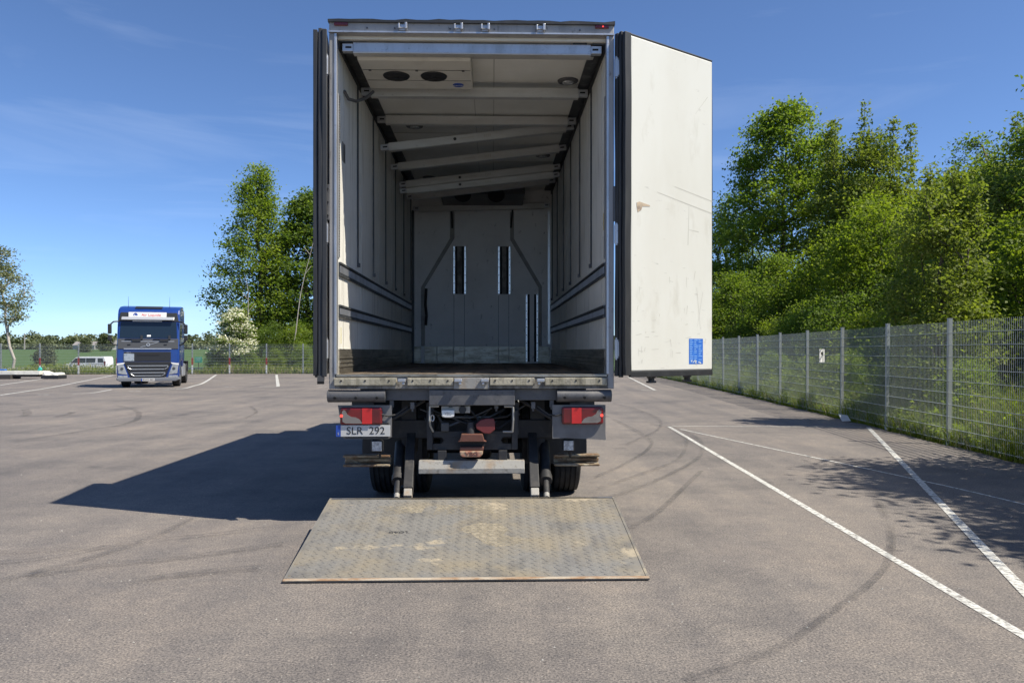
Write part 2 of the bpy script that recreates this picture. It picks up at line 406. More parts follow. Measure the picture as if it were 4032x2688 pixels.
def ground_mat(name, cols, scale):
    m, N, L, P = nodes_of(name)
    P.inputs['Roughness'].default_value = 0.95; P.inputs['Specular IOR Level'].default_value = 0.1
    f1, _ = noise_fac(N, L, scale, 0.35, 0.65)
    f2, _ = noise_fac(N, L, scale * 12, 0.3, 0.7)
    a = N.new('ShaderNodeMixRGB'); L.new(f1, a.inputs['Fac']); a.inputs['Color1'].default_value = (*cols[0], 1); a.inputs['Color2'].default_value = (*cols[1], 1)
    b = N.new('ShaderNodeMixRGB'); L.new(f2, b.inputs['Fac']); L.new(a.outputs['Color'], b.inputs['Color1']); b.inputs['Color2'].default_value = (*cols[2], 1)
    L.new(b.outputs['Color'], P.inputs['Base Color'])
    return m
m_verge = ground_mat('verge_soil', [(0.045, 0.055, 0.02), (0.075, 0.075, 0.035), (0.04, 0.035, 0.022)], 0.8)
m_field = ground_mat('crop_field', [(0.062, 0.108, 0.034), (0.075, 0.122, 0.040), (0.055, 0.095, 0.032)], 0.02)
m_road = mat('road_asphalt', (0.24, 0.23, 0.22), 0.9)

# ---------------------------------------------------------------- terrain
def smooth(a, b, t):
    t = min(1, max(0, (t - a) / (b - a))); return t * t * (3 - 2 * t)

def fence_x(y):                       # right fence line
    return 7.35 + 0.0745 * (y - 12.9) - 0.00085 * (y - 12.9) ** 2 if y > 0 else 6.25 + 0.09 * y
def fence_y(x):                       # far fence line
    return 51.0 + (x + 40) * 0.095

def terrain_z(x, y):
    d = y - fence_y(x)
    if d < 6: z = 0.0
    else:
        z = -1.15 * smooth(6, 24, d)
        z += 3.75 * smooth(45, 420, d) + 0.6 * smooth(420, 900, d)
    return z - 0.03

def make_terrain():
    xs = sorted(set([-3000, -2000, -1200, -800, -500, -350, -250] + list(range(-200, 140, 10)) + [160, 220, 300, 500, 800, 1400, 3000]))
    ys = sorted(set([-60, -30, 0, 20, 40, 50] + list(range(54, 150, 3)) + [170, 200, 240, 280, 320, 360, 400, 460, 520, 600, 700, 900, 1300, 2000, 4000]))
    vs = [(x, y, terrain_z(x, y)) for y in ys for x in xs]
    n = len(xs); fs = []
    mats = []
    for j in range(len(ys) - 1):
        for i in range(n - 1):
            fs.append((j*n+i, j*n+i+1, (j+1)*n+i+1, (j+1)*n+i))
            mats.append(1 if ys[j] > fence_y(xs[i]) + 36 else 0)
    me = bpy.data.meshes.new('ground'); me.from_pydata(vs, [], fs)
    me.materials.append(m_verge); me.materials.append(m_field)
    for p, k in zip(me.polygons, mats): p.material_index = k; p.use_smooth = True
    o = bpy.data.objects.new('ground', me); C.objects.link(o)
    tag(o, 'green crop field and rough grass verge around the lot', kind='structure')
make_terrain()

# asphalt lot, bounded by the two fences, with a slightly ragged verge edge
rnd = random.Random(5)
lot = [(-70, -25), (fence_x(-25) + .0, -25)]
y = -24.0
while y < 55:
    lot.append((fence_x(y) - 0.05 + rnd.uniform(-.07, .07), y)); y += .5
x = fence_x(55) - 0.3
while x > -70:
    lot.append((x, fence_y(x) - 0.15 + rnd.uniform(-.12, .12))); x -= .8
lot.append((-70, fence_y(-70)))
me = bpy.data.meshes.new('asphalt_lot'); me.from_pydata([(a, b, 0) for a, b in lot], [], [tuple(range(len(lot)))])
me.materials.append(m_asphalt)
o = bpy.data.objects.new('asphalt_lot', me); C.objects.link(o); tag(o, 'worn grey-brown asphalt lot', kind='structure')

# country road behind the verge
mb = MB()
pr = None
for i in range(-24, 13):
    x = i * 10.0; yc = fence_y(x) + 40
    q = ((x, yc - 3.2, terrain_z(x, yc) + .14), (x, yc + 3.2, terrain_z(x, yc) + .14))
    if pr: mb.add([pr[0], q[0], q[1], pr[1]], [(0, 1, 2, 3)])
    pr = q
tag(mb.build('country_road', m_road), 'pale country road beyond the fence', kind='structure')

# ---------------------------------------------------------------- painted lines and tyre marks
def catmull(pts, k=6):
    P = [Vector((p[0], p[1])) for p in pts]
    if len(P) < 3: return P
    P = [P[0] * 2 - P[1]] + P + [P[-1] * 2 - P[-2]]
    out = []
    for i in range(1, len(P) - 2):
        for j in range(k):
            t = j / k; a, b, c, d = P[i-1], P[i], P[i+1], P[i+2]
            out.append(.5 * ((2*b) + (c-a)*t + (2*a-5*b+4*c-d)*t*t + (3*b-a-3*c+d)*t*t*t))
    out.append(P[-2]); return out

def ribbon(mb, pts, w, z, curve=True):
    P = catmull(pts) if curve else [Vector((p[0], p[1])) for p in pts]
    vs = []
    for i, p in enumerate(P):
        d = (P[min(i+1, len(P)-1)] - P[max(i-1, 0)]).normalized()
        n = Vector((-d.y, d.x)) * w / 2
        vs += [(p.x + n.x, p.y + n.y, z), (p.x - n.x, p.y - n.y, z)]
    mb.add(vs, [(2*i, 2*i+1, 2*i+3, 2*i+2) for i in range(len(P) - 1)])

LINES = [([(3.28,15.95),(2.84,4.22),(2.72,1.2)],.072), ([(3.40,15.40),(4.95,9.47),(5.35,7.4)],.042), ([(3.36,16.02),(7.28,15.86)],.055), ([(7.38,15.80),(3.38,5.04),(2.4,2.4)],.08),
         ([(-23.62,35.15),(-28.41,48.03)],.13), ([(-18.26,27.17),(-19.89,32.78),(-22.22,39.33),(-25.86,49.47)],.13), ([(-16.14,28.0),(-15.82,28.78),(-16.38,31.17)],.11),
         ([(-14.11,30.94),(-13.8,32.02),(-14.37,34.42),(-15.38,38.07),(-19.6,50.5)],.13), ([(-10.4,33.9),(-15.6,50.5)],.15), ([(-11.17,33.71),(-10.33,33.71)],.13),
         ([(-17.15,27.53),(-16.97,27.53)],.12), ([(-16.93,27.53),(-16.74,27.53)],.12), ([(-14.97,29.82),(-14.79,29.82)],.12), ([(-14.73,29.82),(-14.54,29.82)],.12), ([(-12.57,33.31),(-12.37,33.31)],.12), ([(-12.3,33.31),(-12.09,33.31)],.12), ([(-8.46,33.31),(-8.27,33.31)],.12), ([(-8.2,33.31),(-8.0,33.31)],.12),
         ([(7.03,46.08),(5.74,30.7)],.12), ([(5.15,30.4),(5.78,30.4)],.12)]
for k, (pts, w) in enumerate(LINES):
    mb = MB(); ribbon(mb, pts, w, 0.004 + 0.0006 * k)
    tag(mb.build('painted_line', m_line), 'worn white painted bay line', kind='structure')
SKIDS = [([(-11.51,22.03),(-10.4,20.8),(-9.6,19.57),(-9.25,18.9),(-8.61,17.5),(-8.3,16.29),(-8.35,15.52),(-8.48,14.24),(-8.67,13.28)],.2),
         ([(-8.92,18.27),(-8.43,18.27),(-8.0,18.9)],.3), ([(-7.41,21.62),(-6.64,19.81),(-6.41,18.9),(-6.2,17.69)],.14), ([(-13.14,20.55),(-12.15,19.12),(-11.76,18.27)],.3), ([(-11.3,19.6),(-11.0,18.9),(-10.9,18.2)],.25),
         ([(-3.5,5.2),(-3.26,5.65),(-3.08,6.15),(-3.02,6.54),(-2.99,7.17)],.10), ([(-3.8,5.65),(-3.47,5.83),(-3.12,6.25),(-2.52,6.54),(-2.0,6.9)],.09), ([(-3.99,5.93),(-3.58,6.02),(-3.17,6.11)],.12),
         ([(-3.37,5.32),(-3.0,5.57),(-2.46,5.81),(-1.85,6.2)],.12), ([(-2.59,5.19),(-2.27,5.36),(-1.81,5.52)],.14),
         ([(3.25,15.93),(3.37,14.9),(3.33,13.67),(3.05,12.22),(2.68,11.05),(2.04,9.75),(1.35,8.59),(0.99,8.1)],.10), ([(2.89,16.86),(3.17,15.5),(3.16,14.0),(2.92,12.76),(2.41,11.05),(1.82,10.0),(0.96,8.65)],.09),
         ([(2.26,18.48),(2.4,16.38),(2.45,13.67),(2.19,12.22),(1.59,10.64),(1.02,9.43)],.09), ([(3.04,22.88),(3.38,19.75),(3.36,17.37),(2.88,15.1),(1.91,12.76)],.09),
         ([(3.87,8.1),(3.61,7.38),(3.26,6.54),(2.82,5.7),(2.39,5.1),(1.89,4.54),(1.48,4.09),(1.16,3.84),(0.84,3.65)],.085), ([(2.46,9.91),(1.97,8.72),(1.41,7.38),(1.07,6.77)],.1)]
for k, (pts, w) in enumerate(SKIDS):
    mb = MB(); ribbon(mb, pts, w * .66, 0.019 + 0.0006 * k)
    tag(mb.build('tyre_mark', m_skid), 'dark curved rubber mark on the asphalt', kind='structure')

# ================================================================= the box truck
TX, TY, TYAW = -0.362, 6.936, R(1.5)
truck = thing('box_truck', 'refrigerated box truck with open rear doors and lowered tail lift', 'truck', (TX, TY, 0), TYAW)
HW = 1.235            # half inner width
Z0, Z1 = 1.366, 4.43  # floor, ceiling
LEN = 6.52            # inner length
def T(name, mb, m, parent=truck, bevel=0, smooth=False, label=None):
    o = mb.build(name, m, parent, bevel, smooth)
    if label: o['label'] = label
    return o

# shell
T('side_wall', MB().box(-1.29, -HW, .062, 6.62, 1.25, 4.50), m_wall)
T('side_wall', MB().box(HW, 1.29, .062, 6.62, 1.25, 4.50), m_wall)
T('roof', MB().box(-1.285, 1.285, .062, 6.62, Z1, 4.545), m_ceil)
T('front_wall', MB().box(-HW + .002, HW - .002, LEN, 6.615, 1.25, Z1 - .002), m_wallF)
floor = T('floor', MB().box(-HW + .002, HW - .002, .112, LEN - .002, 1.24, Z0 - .022), m_black)
nb = 14
for i in range(nb):
    x0 = -HW + .004 + i * (2 * HW - .008) / nb
    T('floor_board', MB().box(x0 + .002, x0 + (2 * HW - .008) / nb - .002, .112, LEN - .003, Z0 - .02, Z0 - .0 - .002 * (i % 3)), m_floor, floor)

# rear frame
for s in (-1, 1):
    a, b = sorted((s * HW, s * 1.293))
    T('corner_post', MB().box(a, b, -.012, .06, 1.236, 4.452), m_frame, bevel=.008)
    a, b = sorted((s * (HW - .012), s * (HW + .012)))
    T('post_edge_strip', MB().box(a, b, -.02, .05, 1.37, 4.45), m_alu, bevel=.004)
hd = T('header', MB().box(-1.293, 1.293, -.012, .06, 4.4525, 4.553), m_frame, bevel=.006)
mb = MB()
rr = random.Random(3)
pts = [(-1.30 + i * 2.6 / 26, 4.572 + rr.uniform(-.006, .008)) for i in range(27)]
mb.prism(pts + [(1.30, 4.546), (-1.30, 4.546)], 'y', -.035, .10)
T('gutter_seal', mb, m_rubber)
T('drip_rail', MB().box(-1.295, 1.295, -.03, -.013, 4.455, 4.468), m_alu)
for x in (-.624, -.122, .121, .622):                      # rod keepers on the header
    k = MB().box(x - .04, x + .04, -.022, -.0125, 4.478, 4.535)
    k.box(x - .042, x - .028, -.06, -.0225, 4.485, 4.53).box(x + .018, x + .040, -.065, -.0225, 4.478, 4.537).box(x - .0275, x + .0175, -.035, -.0225, 4.495, 4.503)
    T('rod_keeper', k, m_alu, bevel=.004)
for x in (-.95, -.70, -.66, -.2, .2, .66, .98):
    T('header_bolt', MB().cyl((x, -.018, 4.50), (x, -.012, 4.50), .008, n=8), m_darkp)
for s in (-1, 1):
    a, b = sorted((s * 1.12, s * 1.245))
    lm = T('marker_lamp', MB().box(a, b, -.028, -.0125, 4.515, 4.546), m_redlens, bevel=.005)
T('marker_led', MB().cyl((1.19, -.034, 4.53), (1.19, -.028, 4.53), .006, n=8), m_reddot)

# sill
T('sill', MB().box(-1.293, 1.293, -.010, .060, 1.2365, 1.3445), m_sill, bevel=.005)
T('threshold', MB().box(-1.23, 1.23, -.016, .110, 1.346, 1.369), m_kick, bevel=.003)
for a, b in ((-1.246, -.681), (-.586, -.170), (.160, .565), (.660, 1.224)):
    pad = T('bumper_pad', MB().box(a, b, -.040, -.0105, 1.269, 1.336), m_pad, bevel=.006)
    for f in (.12, .5, .88):
        x = a + (b - a) * f
        T('bolt_hole', MB().cyl((x, -.0435, 1.312), (x, -.0402, 1.312), .0085, n=10), m_black, pad)
T('sill_plate', MB().box(-.165, .155, -.030, -.0105, 1.2365, 1.3385), m_galv, bevel=.003)
for x, s in ((-.632, 1), (-.125, 1), (.115, -1), (.620, -1)):
    k = MB().box(x - .035, x + .035, -.075, -.032, 1.300, 1.330).box(x + s * .015 - .012, x + s * .015 + .012, -.070, -.034, 1.275, 1.3)
    T('rod_keeper', k, m_alu, bevel=.006)

# doors -------------------------------------------------------------
def door(hx, hy, ang, side):
    """leaf built flat: x along the leaf from the hinge, +y its inner face side"""
    e = bpy.data.objects.new('rear_door', None); C.objects.link(e); e.parent = truck
    e.location = (hx, hy, 0); e.rotation_euler = (0, 0, ang); e.empty_display_size = .1
    zb, zt, W = 1.372, 4.452, 1.205
    f = side                                             # inner face lies towards f*y
    def yb(a, b): return sorted((f * a, f * b))
    y0, y1 = yb(-.05, .028)
    leaf = MB().box(.03, W, y0, y1, zb, zt).build('door_leaf', m_frame if side < 0 else m_frame, e, .006)
    y0, y1 = yb(.0285, .058)
    pan = MB().box(.085, W - .004, y0, y1, zb + .024, zt - .010).build('inner_panel', m_door, e, .012)
    # rubber lips round the leaf edge
    def lip(x0, x1, z0, z1, a, b, name='edge_seal'):
        y0, y1 = yb(a, b)
        rj = random.Random(int(x0 * 1000) * 7 + int(z0 * 100))
        mb = MB()
        n = 26
        if z1 - z0 > 1:
            ph, ph2 = rj.uniform(0, 6), rj.uniform(0, 6)
            vs = []
            for i in range(n + 1):
                z = z0 + (z1 - z0) * i / n
                j = .0035 * math.sin(z * 2.3 + ph) + .002 * math.sin(z * 7.1 + ph2)
                if i in (0, n): j += rj.uniform(-.006, .006)
                vs += [(x0 + j, y0, z), (x1 + j, y0, z), (x1 + j, y1, z), (x0 + j, y1, z)]
            fs = [(0, 1, 2, 3), (4 * n, 4 * n + 3, 4 * n + 2, 4 * n + 1)]
            for i in range(n):
                for k in range(4):
                    fs.append((4*i+k, 4*i+(k+1) % 4, 4*i+4+(k+1) % 4, 4*i+4+k))
            mb.add(vs, fs)
        else:
            mb.box(x0, x1, y0, y1, z0, z1)
        return mb.build(name, m_rubber, e, .004)
    lip(-.012, .03, zb - .02, zt + .01, -.052, -.012)
    lip(-.004, .03, zb - .03, zt + .02, -.011, .022)
    lip(.006, .082, zb - .012, zt + .005, .030, .068)
    lip(.082, W, zb - .03, zb + .022, .030, .060)
    lip(.082, W, zt - .008, zt + .008, .030, .056)
    lip(W, W + .007, zb - .01, zt - .02, -.03, .05)
    for xr in (.48, .98):                                # locking rods on the outer face, with cams
        y = -f * .075
        MB().cyl((xr, y, zb - .06), (xr, y, zt + .05), .014, n=10).build('lock_rod', m_alu, e, 0, True)
        y0, y1 = sorted((-f * .10, -f * .045))
        MB().box(xr - .035, xr + .035, y0, y1, zb - .05, zb - .028).box(xr - .016, xr + .016, y0, y1, zb - .075, zb - .05).box(xr - .042, xr + .042, y0, y1, zb - .095, zb - .075).build('rod_cam', m_darkp, e, .004)
        MB().box(xr - .04, xr + .04, y0, y1, zt + .03, zt + .055).build('rod_cam', m_alu, e, .004)
    return e, f

dl, fl = door(-1.352, -.075, R(90) + R(8.0), +1)
dr, fr = door(1.335, -.065, R(34), -1)
# torn corner of the left door's seal
MB().prism([(-.012, 1.36), (.03, 1.36), (.03, 1.33), (.005, 1.315), (-.004, 1.285), (-.02, 1.285), (-.03, 1.31)], 'y', -.03, .03).build('torn_seal', m_rubber, dl)
# marks on the right door's inner face (its inner face looks along -y of the leaf)
yf = -.0585
MB().box(.86, 1.06, yf - .0015, yf, 1.455, 1.70).build('blue_sticker', m_stickblue, dr)
rr = random.Random(9)
mb = MB()
for c in range(3):
    for r in range(13):
        if rr.random() < .9:
            x0 = .870 + c * .063; z = 1.69 - r * .0172
            mb.box(x0, x0 + rr.uniform(.025, .053), yf - .0022, yf - .0016, z - .009, z)
tag(mb.build('sticker_print', m_stickink, dr), kind='stuff')
mb = MB()
for i in range(7):
    x0, z0 = .875 + rr.random() * .17, 1.45 + rr.random() * .03
    mb.box(x0, x0 + rr.uniform(.01, .035), yf - .0024, yf - .0016, z0, z0 + rr.uniform(.008, .022))
tag(mb.build('sticker_tear', m_door, dr), kind='stuff')
MB().prism([(.155, 2.93), (.19, 2.945), (.33, 2.925), (.325, 2.915), (.23, 2.905), (.215, 2.87), (.17, 2.845), (.16, 2.885)], 'y', yf - .002, yf - .0001).build('torn_patch', m_tear, dr)
mb = MB()
def scratch(x0, z0, x1, z1, w=.003):
    d = Vector((x1 - x0, 0, z1 - z0)); n = Vector((-d.z, 0, d.x)).normalized() * w
    a, b = Vector((x0, yf - .0004, z0)), Vector((x1, yf - .0004, z1))
    mb.add([a - n * .4, b - n, b + n, a + n * .4], [(0, 1, 2, 3)])
for q in ((.42, 3.06, 1.19, 2.94, .006), (.66, 3.14, 1.2, 3.06, .005), (.95, 3.88, 1.13, 4.08, .003), (.86, 2.98, .845, 2.60, .005), (.86, 2.75, 1.0, 2.74, .004), (1.02, 1.82, .97, 2.2, .002), (.98, 1.82, 1.06, 2.16, .002)):
    scratch(*q)
for k in range(46):                                   # short scuffs, mostly at load height
    x0 = rr.uniform(.12, 1.15); z0 = 1.42 + abs(rr.gauss(0, .45)); l = rr.uniform(.015, .10); a = rr.choice((0, 0, 1.5, 1.4, .1)) + rr.gauss(0, .12)
    q = (x0, z0, min(1.2, x0 + l * math.cos(a)), z0 + l * math.sin(a), rr.uniform(.0012, .004))
    scratch(*q)
tag(mb.build('scratch_marks', m_scratch, dr), kind='stuff')

# hinges
for s in (-1, 1):
    for z in (4.15, 2.64, 1.60):
        x = s * 1.312
        h = MB().cyl((x, -.045, z - .085), (x, -.045, z + .085), .021, n=14)
        h.cyl((x, -.045, z - .1), (x, -.045, z - .086), .013, n=10).cyl((x, -.045, z + .086), (x, -.045, z + .1), .013, n=10)
        T('hinge', h, m_alu, smooth=True)
        a, b = sorted((s * 1.294, s * 1.345))
        T('hinge_strap', MB().box(a, b, -.062, -.03, z - .07, z + .07), m_alu, bevel=.004)
    x = s * 1.300
    T('door_holder', MB().box(x - .014, x + .014, -.03, -.013, 2.76, 3.08), m_darkp, bevel=.004)
for z in (2.8, 2.92, 3.04):
    T('holder_hole', MB().cyl((-1.300, -.036, z), (-1.300, -.031, z), .010, n=8), m_black)

# ---- interior fittings
for s in (-1, 1):
    xi = s * HW
    a, b = sorted((xi, xi - s * .012))
    T('kick_plate', MB().box(a, b, .115, LEN, Z0 + .002, 1.60), m_kick)
    for z in (1.43, 1.47, 1.51):
        a2, b2 = sorted((xi - s * .0122, xi - s * .020))
        T('kick_rib', MB().box(a2, b2, .115, LEN - .01, z, z + .012), m_kick, bevel=.003)
    # two slotted lashing rails
    for z0, z1 in ((2.275, 2.40), (1.892, 2.007)):
        a, b = sorted((xi, xi - s * .010))
        rail = T('lashing_rail', MB().box(a, b, .12, LEN - .002, z0, z1), m_track)
        mb = MB()
        for e0, e1 in ((z0, z0 + .018), (z1 - .018, z1)):
            a2, b2 = sorted((xi - s * .0102, xi - s * .022)); mb.box(a2, b2, .12, LEN - .004, e0, e1)
        mb.build('rail_flange', m_track, rail)
        mb = MB()
        yy = .14
        a2, b2 = sorted((xi - s * .0104, xi - s * .0165))
        while yy < LEN - .1:
            mb.box(a2, b2, yy, yy + .022, z0 + .03, z1 - .03); yy += .047
        tag(mb.build('rail_slot_bars', m_alu, rail), kind='stuff')
    # upright decking tracks
    for yt in (1.1, 2.15, 3.2, 4.22, 5.28, 6.32):
        a, b = sorted((xi, xi - s * .014))
        tr = T('upright_track', MB().box(a, b, yt - .02, yt + .02, 2.46, 4.36), m_track, bevel=.003)
        a, b = sorted((xi - s * .0142, xi - s * .03))
        MB().box(a, b, yt - .02, yt + .02, 2.46, 2.50).build('track_end_stop', m_darkp, tr)
    for yt in (.34, 1.33, 2.6, 3.8, 5.0):
        a, b = sorted((xi, xi - s * .003))
        T('panel_joint', MB().box(a, b, yt - .004, yt + .004, 1.605, 4.38), m_scratch)
    # ceiling corner profile
    a, b = sorted((xi, xi - s * .13))
    T('ceiling_corner', MB().box(a, b, .10, LEN - .001, Z1 - .016, Z1 - .001), m_track)
    a, b = sorted((xi, xi - s * .018))
    T('corner_channel', MB().box(a, b, .10, LEN - .001, Z1 - .075, Z1 - .017), m_rubber)
# perforated strip by the left opening
pst = T('perforated_strip', MB().box(-HW, -HW + .010, .09, .145, 2.44, 3.94), m_alu)
mb = MB()
for i in range(60):
    z = 2.455 + i * .0247
    mb.box(-HW + .0102, -HW + .0112, .105, .130, z, z + .012)
tag(mb.build('strip_holes', m_black, pst), kind='stuff')
pst = T('perforated_strip', MB().box(HW - .010, HW, .09, .145, 2.44, 3.94), m_alu)
# roof strips and light fittings
for yt in (1.55, 3.05, 4.55):
    T('ceiling_joint', MB().box(-1.1, 1.1, yt - .012, yt + .012, Z1 - .004, Z1 - .0005), m_scratch)
for x in (-.02, .20):
    T('ceiling_joint', MB().box(x - .004, x + .004, .2, 6.3, Z1 - .0035, Z1 - .0005), m_scratch)
for x, yl in ((.98, 1.08), (-.80, 2.74), (.92, 4.15), (-.85, 5.6)):
    cl = T('ceiling_light', MB().lathe([(0, .11), (-.012, .105), (-.02, .08), (-.02, .0005)], (x, yl, Z1 - .001), 'z', 24), m_darkp, smooth=True)
    MB().lathe([(0, .06), (-.008, .055), (-.010, .0005)], (x, yl, Z1 - .0215), 'z', 20).build('light_lens', m_glasslens, cl, 0, True)
for x, z0, z1 in ((-1.234, 1.64, 1.79), (-1.234, 1.64, 1.79)):
    pass
mb = MB().box(-HW, -HW + .002, .19, .20, 1.65, 1.80).box(-HW, -HW + .002, .25, .26, 1.65, 1.80)
T('tape_mark', mb, mat('tape_yellow', (.55, .50, .22), .6))
T('yellow_label', MB().box(HW - .002, HW, .16, .24, 2.72, 2.88), mat('label_yellow', (.55, .40, .06), .6))
T('wall_label', MB().box(HW - .002, HW, .17, .22, 2.46, 2.66), m_lensclear)
T('wall_patch', MB().box(-HW, -HW + .002, .30, .44, 3.38, 3.56), m_darkp)

# evaporator under the roof
ev = T('evaporator', MB().prism([(.20, 4.318), (.23, 4.300), (.98, 4.296), (1.02, 4.32), (1.02, Z1 - .018), (.20, Z1 - .018)], 'x', -1.08, -.02), m_offwhite, bevel=.008)
for x in (-.765, -.395):                                   # fan openings in the flat underside
    c = Vector((x, .62, 4.2975)); n = Vector((0, 0, -1))
    MB().cyl(c + n * .001, c + n * .012, .132, .124, 28).build('fan_ring', m_cabdark, ev, 0, True)
    fb = MB()
    for k in range(5):
        t = 2 * math.pi * k / 5
        d = Vector((math.cos(t), math.sin(t), 0)); e = Vector((math.cos(t + .55), math.sin(t + .55), 0))
        p0 = c + n * .0135
        fb.add([p0 + d * .02, p0 + d * .115, p0 + e * .115, p0 + e * .02], [(0, 1, 2, 3)])
    fb.build('fan_blades', m_dark, ev)
    MB().cyl(c + n * .014, c + n * .022, .03, .02, 14).build('fan_hub', m_cabdark, ev, 0, True)
for yj in (.46, .74):
    MB().box(-1.07, -.03, yj - .003, yj + .003, 4.2945, 4.2965).build('panel_seam', m_darkp, ev)
bd = MB().lathe([(0, .055), (-.006, .052), (-.006, .0005)], (0, 0, 0), 'z', 24).build('badge', m_plateblue, ev, 0, True)
bd.location = (-.165, .86, 4.2955)
text_obj('badge_lettering', 'Carrier', .034, m_white, ev, (-.165, .86, 4.2885), (math.pi, 0, 0), .0006)
mb = MB()
for x in (-1.0, -.55, -.1):
    mb.box(x - .012, x + .012, .45, .475, 4.288, 4.296)
tag(mb.build('panel_clips', m_darkp, ev), kind='stuff')
T('evaporator_hose', MB().tube([(-1.225, .34, 4.05), (-1.20, .42, 4.00), (-1.15, .55, 4.02), (-1.08, .70, 4.10), (-1.02, .8, 4.2)], .016, 8), m_darkp, smooth=True)
ev2 = T('evaporator', MB().prism([(5.45, 4.36), (5.62, 4.16), (6.40, 4.12), (6.40, Z1 - .018), (5.45, Z1 - .018)], 'x', -.68, .72), m_darkp, bevel=.02)
for x in (-.3, .25):
    MB().cyl((x, 5.6, 4.15), (x, 5.59, 4.14), .14, n=20).build('fan_ring', m_black, ev2)
T('ceiling_strip', MB().box(-1.10, 1.16, .38, .45, 4.408, Z1 - .001), m_beam)
T('rubber_buffer', MB().box(.93, 1.06, .09, .13, 4.385, 4.428), m_cabdark, bevel=.006)

# front wall fittings
yF = LEN
def FX(zx): return (zx - 1267) * .002469
def FZ(zy): return 4.626 - .002469 * zy
for x0, x1, z0, z1 in ((1063, 1155, 827, 487), (1382, 1472, 827, 487), (1580, 1670, 1310, 828)):
    a, b = FX(x0), FX(x1); c, d = FZ(z0), FZ(z1)
    tr = T('lift_track', MB().box(a, b, yF - .012, yF - .001, c, d), m_black)
    for p, q in ((a, a + .034), (b - .034, b)):
        MB().box(p, q, yF - .032, yF - .0125, c, d).build('track_edge', m_polish, tr, .003)
    MB().box(a + .072, b - .072, yF - .026, yF - .0125, c, d).build('track_back', m_sill if x0 < 1500 else m_wallF, tr)
    mb = MB()
    for p in (a + .017, b - .017):
        k = 0
        while c + .05 + k * .14 < d:
            mb.cyl((p, yF - .0335, c + .05 + k * .14), (p, yF - .0322, c + .05 + k * .14), .008, n=8); k += 1
    mb.build('track_rivets', m_black, tr)
for q in ([(1040, 240), (1072, 240), (1072, 430), (862, 780), (862, 1198), (834, 1198), (834, 780), (1040, 430)], [(1468, 240), (1496, 240), (1496, 430), (1696, 770), (1696, 1198), (1672, 1198), (1672, 780), (1470, 440)]):
    T('raised_duct', MB().prism([(FX(a), FZ(b)) for a, b in q], 'y', yF - .018, yF - .001), mat('duct_grey', (.33, .32, .30), .6, 0, [(4, (.25, .24, .23), .45, .65, ONE)]), bevel=.004)
kp = []
for a, b in ((780, 834), (858, 945), (947, 1063), (1065, 1141), (1143, 1386), (1388, 1460), (1462, 1580), (1672, 1752)):
    kp.append(T('front_kick_panel', MB().box(FX(a), FX(b), yF - .014, yF - .001, Z0 + .002, 1.66), m_kick, bevel=.003))
T('perforated_upright', MB().box(FX(1740), FX(1755), yF - .02, yF - .001, 1.70, 4.05), m_polish)
T('left_upright', MB().box(FX(768), FX(786), yF - .02, yF - .0015, 1.37, 4.05), m_track)
for x0 in (1068, 1143, 1386, 1460):
    T('front_joint', MB().box(FX(x0) - .003, FX(x0) + .003, yF - .003, yF - .0005, 1.67, 2.56), m_track)
T('hanging_strap', MB().tube([(FX(872), yF - .03, FZ(790)), (FX(866), yF - .035, FZ(900)), (FX(874), yF - .04, FZ(980)), (FX(868), yF - .03, FZ(1050))], .024, 8), m_cabdark, smooth=True)
T('drain_hose', MB().tube([(FX(1050), yF - .05, 4.1), (FX(1056), yF - .04, FZ(300)), (FX(1056), yF - .03, FZ(360))], .016, 8), m_black, smooth=True)
T('drain_hose', MB().tube([(FX(1488), yF - .05, 4.1), (FX(1478), yF - .04, FZ(300)), (FX(1474), yF - .03, FZ(355))], .016, 8), m_black, smooth=True)

# ---- under the sill
T('cross_beam', MB().box(-.79, .78, .065, .13, 1.128, 1.232), m_darkp, bevel=.004)
T('centre_panel', MB().box(-.392, .388, -.014, .062, 1.086, 1.228), m_darkp, bevel=.006)
for x0, x1, dz in ((-1.307, -.784, 0), (.769, 1.271, .0)):
    mb = MB()
    n = 10
    for i in range(n):
        pass
    mb.lathe([(x0, .0005), (x0, .052), (x0 + .004, .057), ((x0 + x1) / 2, .055), (x1 - .004, .057), (x1, .052), (x1, .0005)], (0, .012, 1.172), 'x', 24)
    bt = T('bumper_tube', mb, m_darkp, smooth=True)
    for f in (.14, .5, .86):
        x = x0 + (x1 - x0) * f
        MB().cyl((x, -.055, 1.157), (x, -.042, 1.160), .013, n=12).build('bolt_hole', m_black, bt)
    T('tube_bracket', MB().box((x0 + x1) / 2 - .05, (x0 + x1) / 2 + .10, .03, .07, 1.08, 1.13), m_dark)

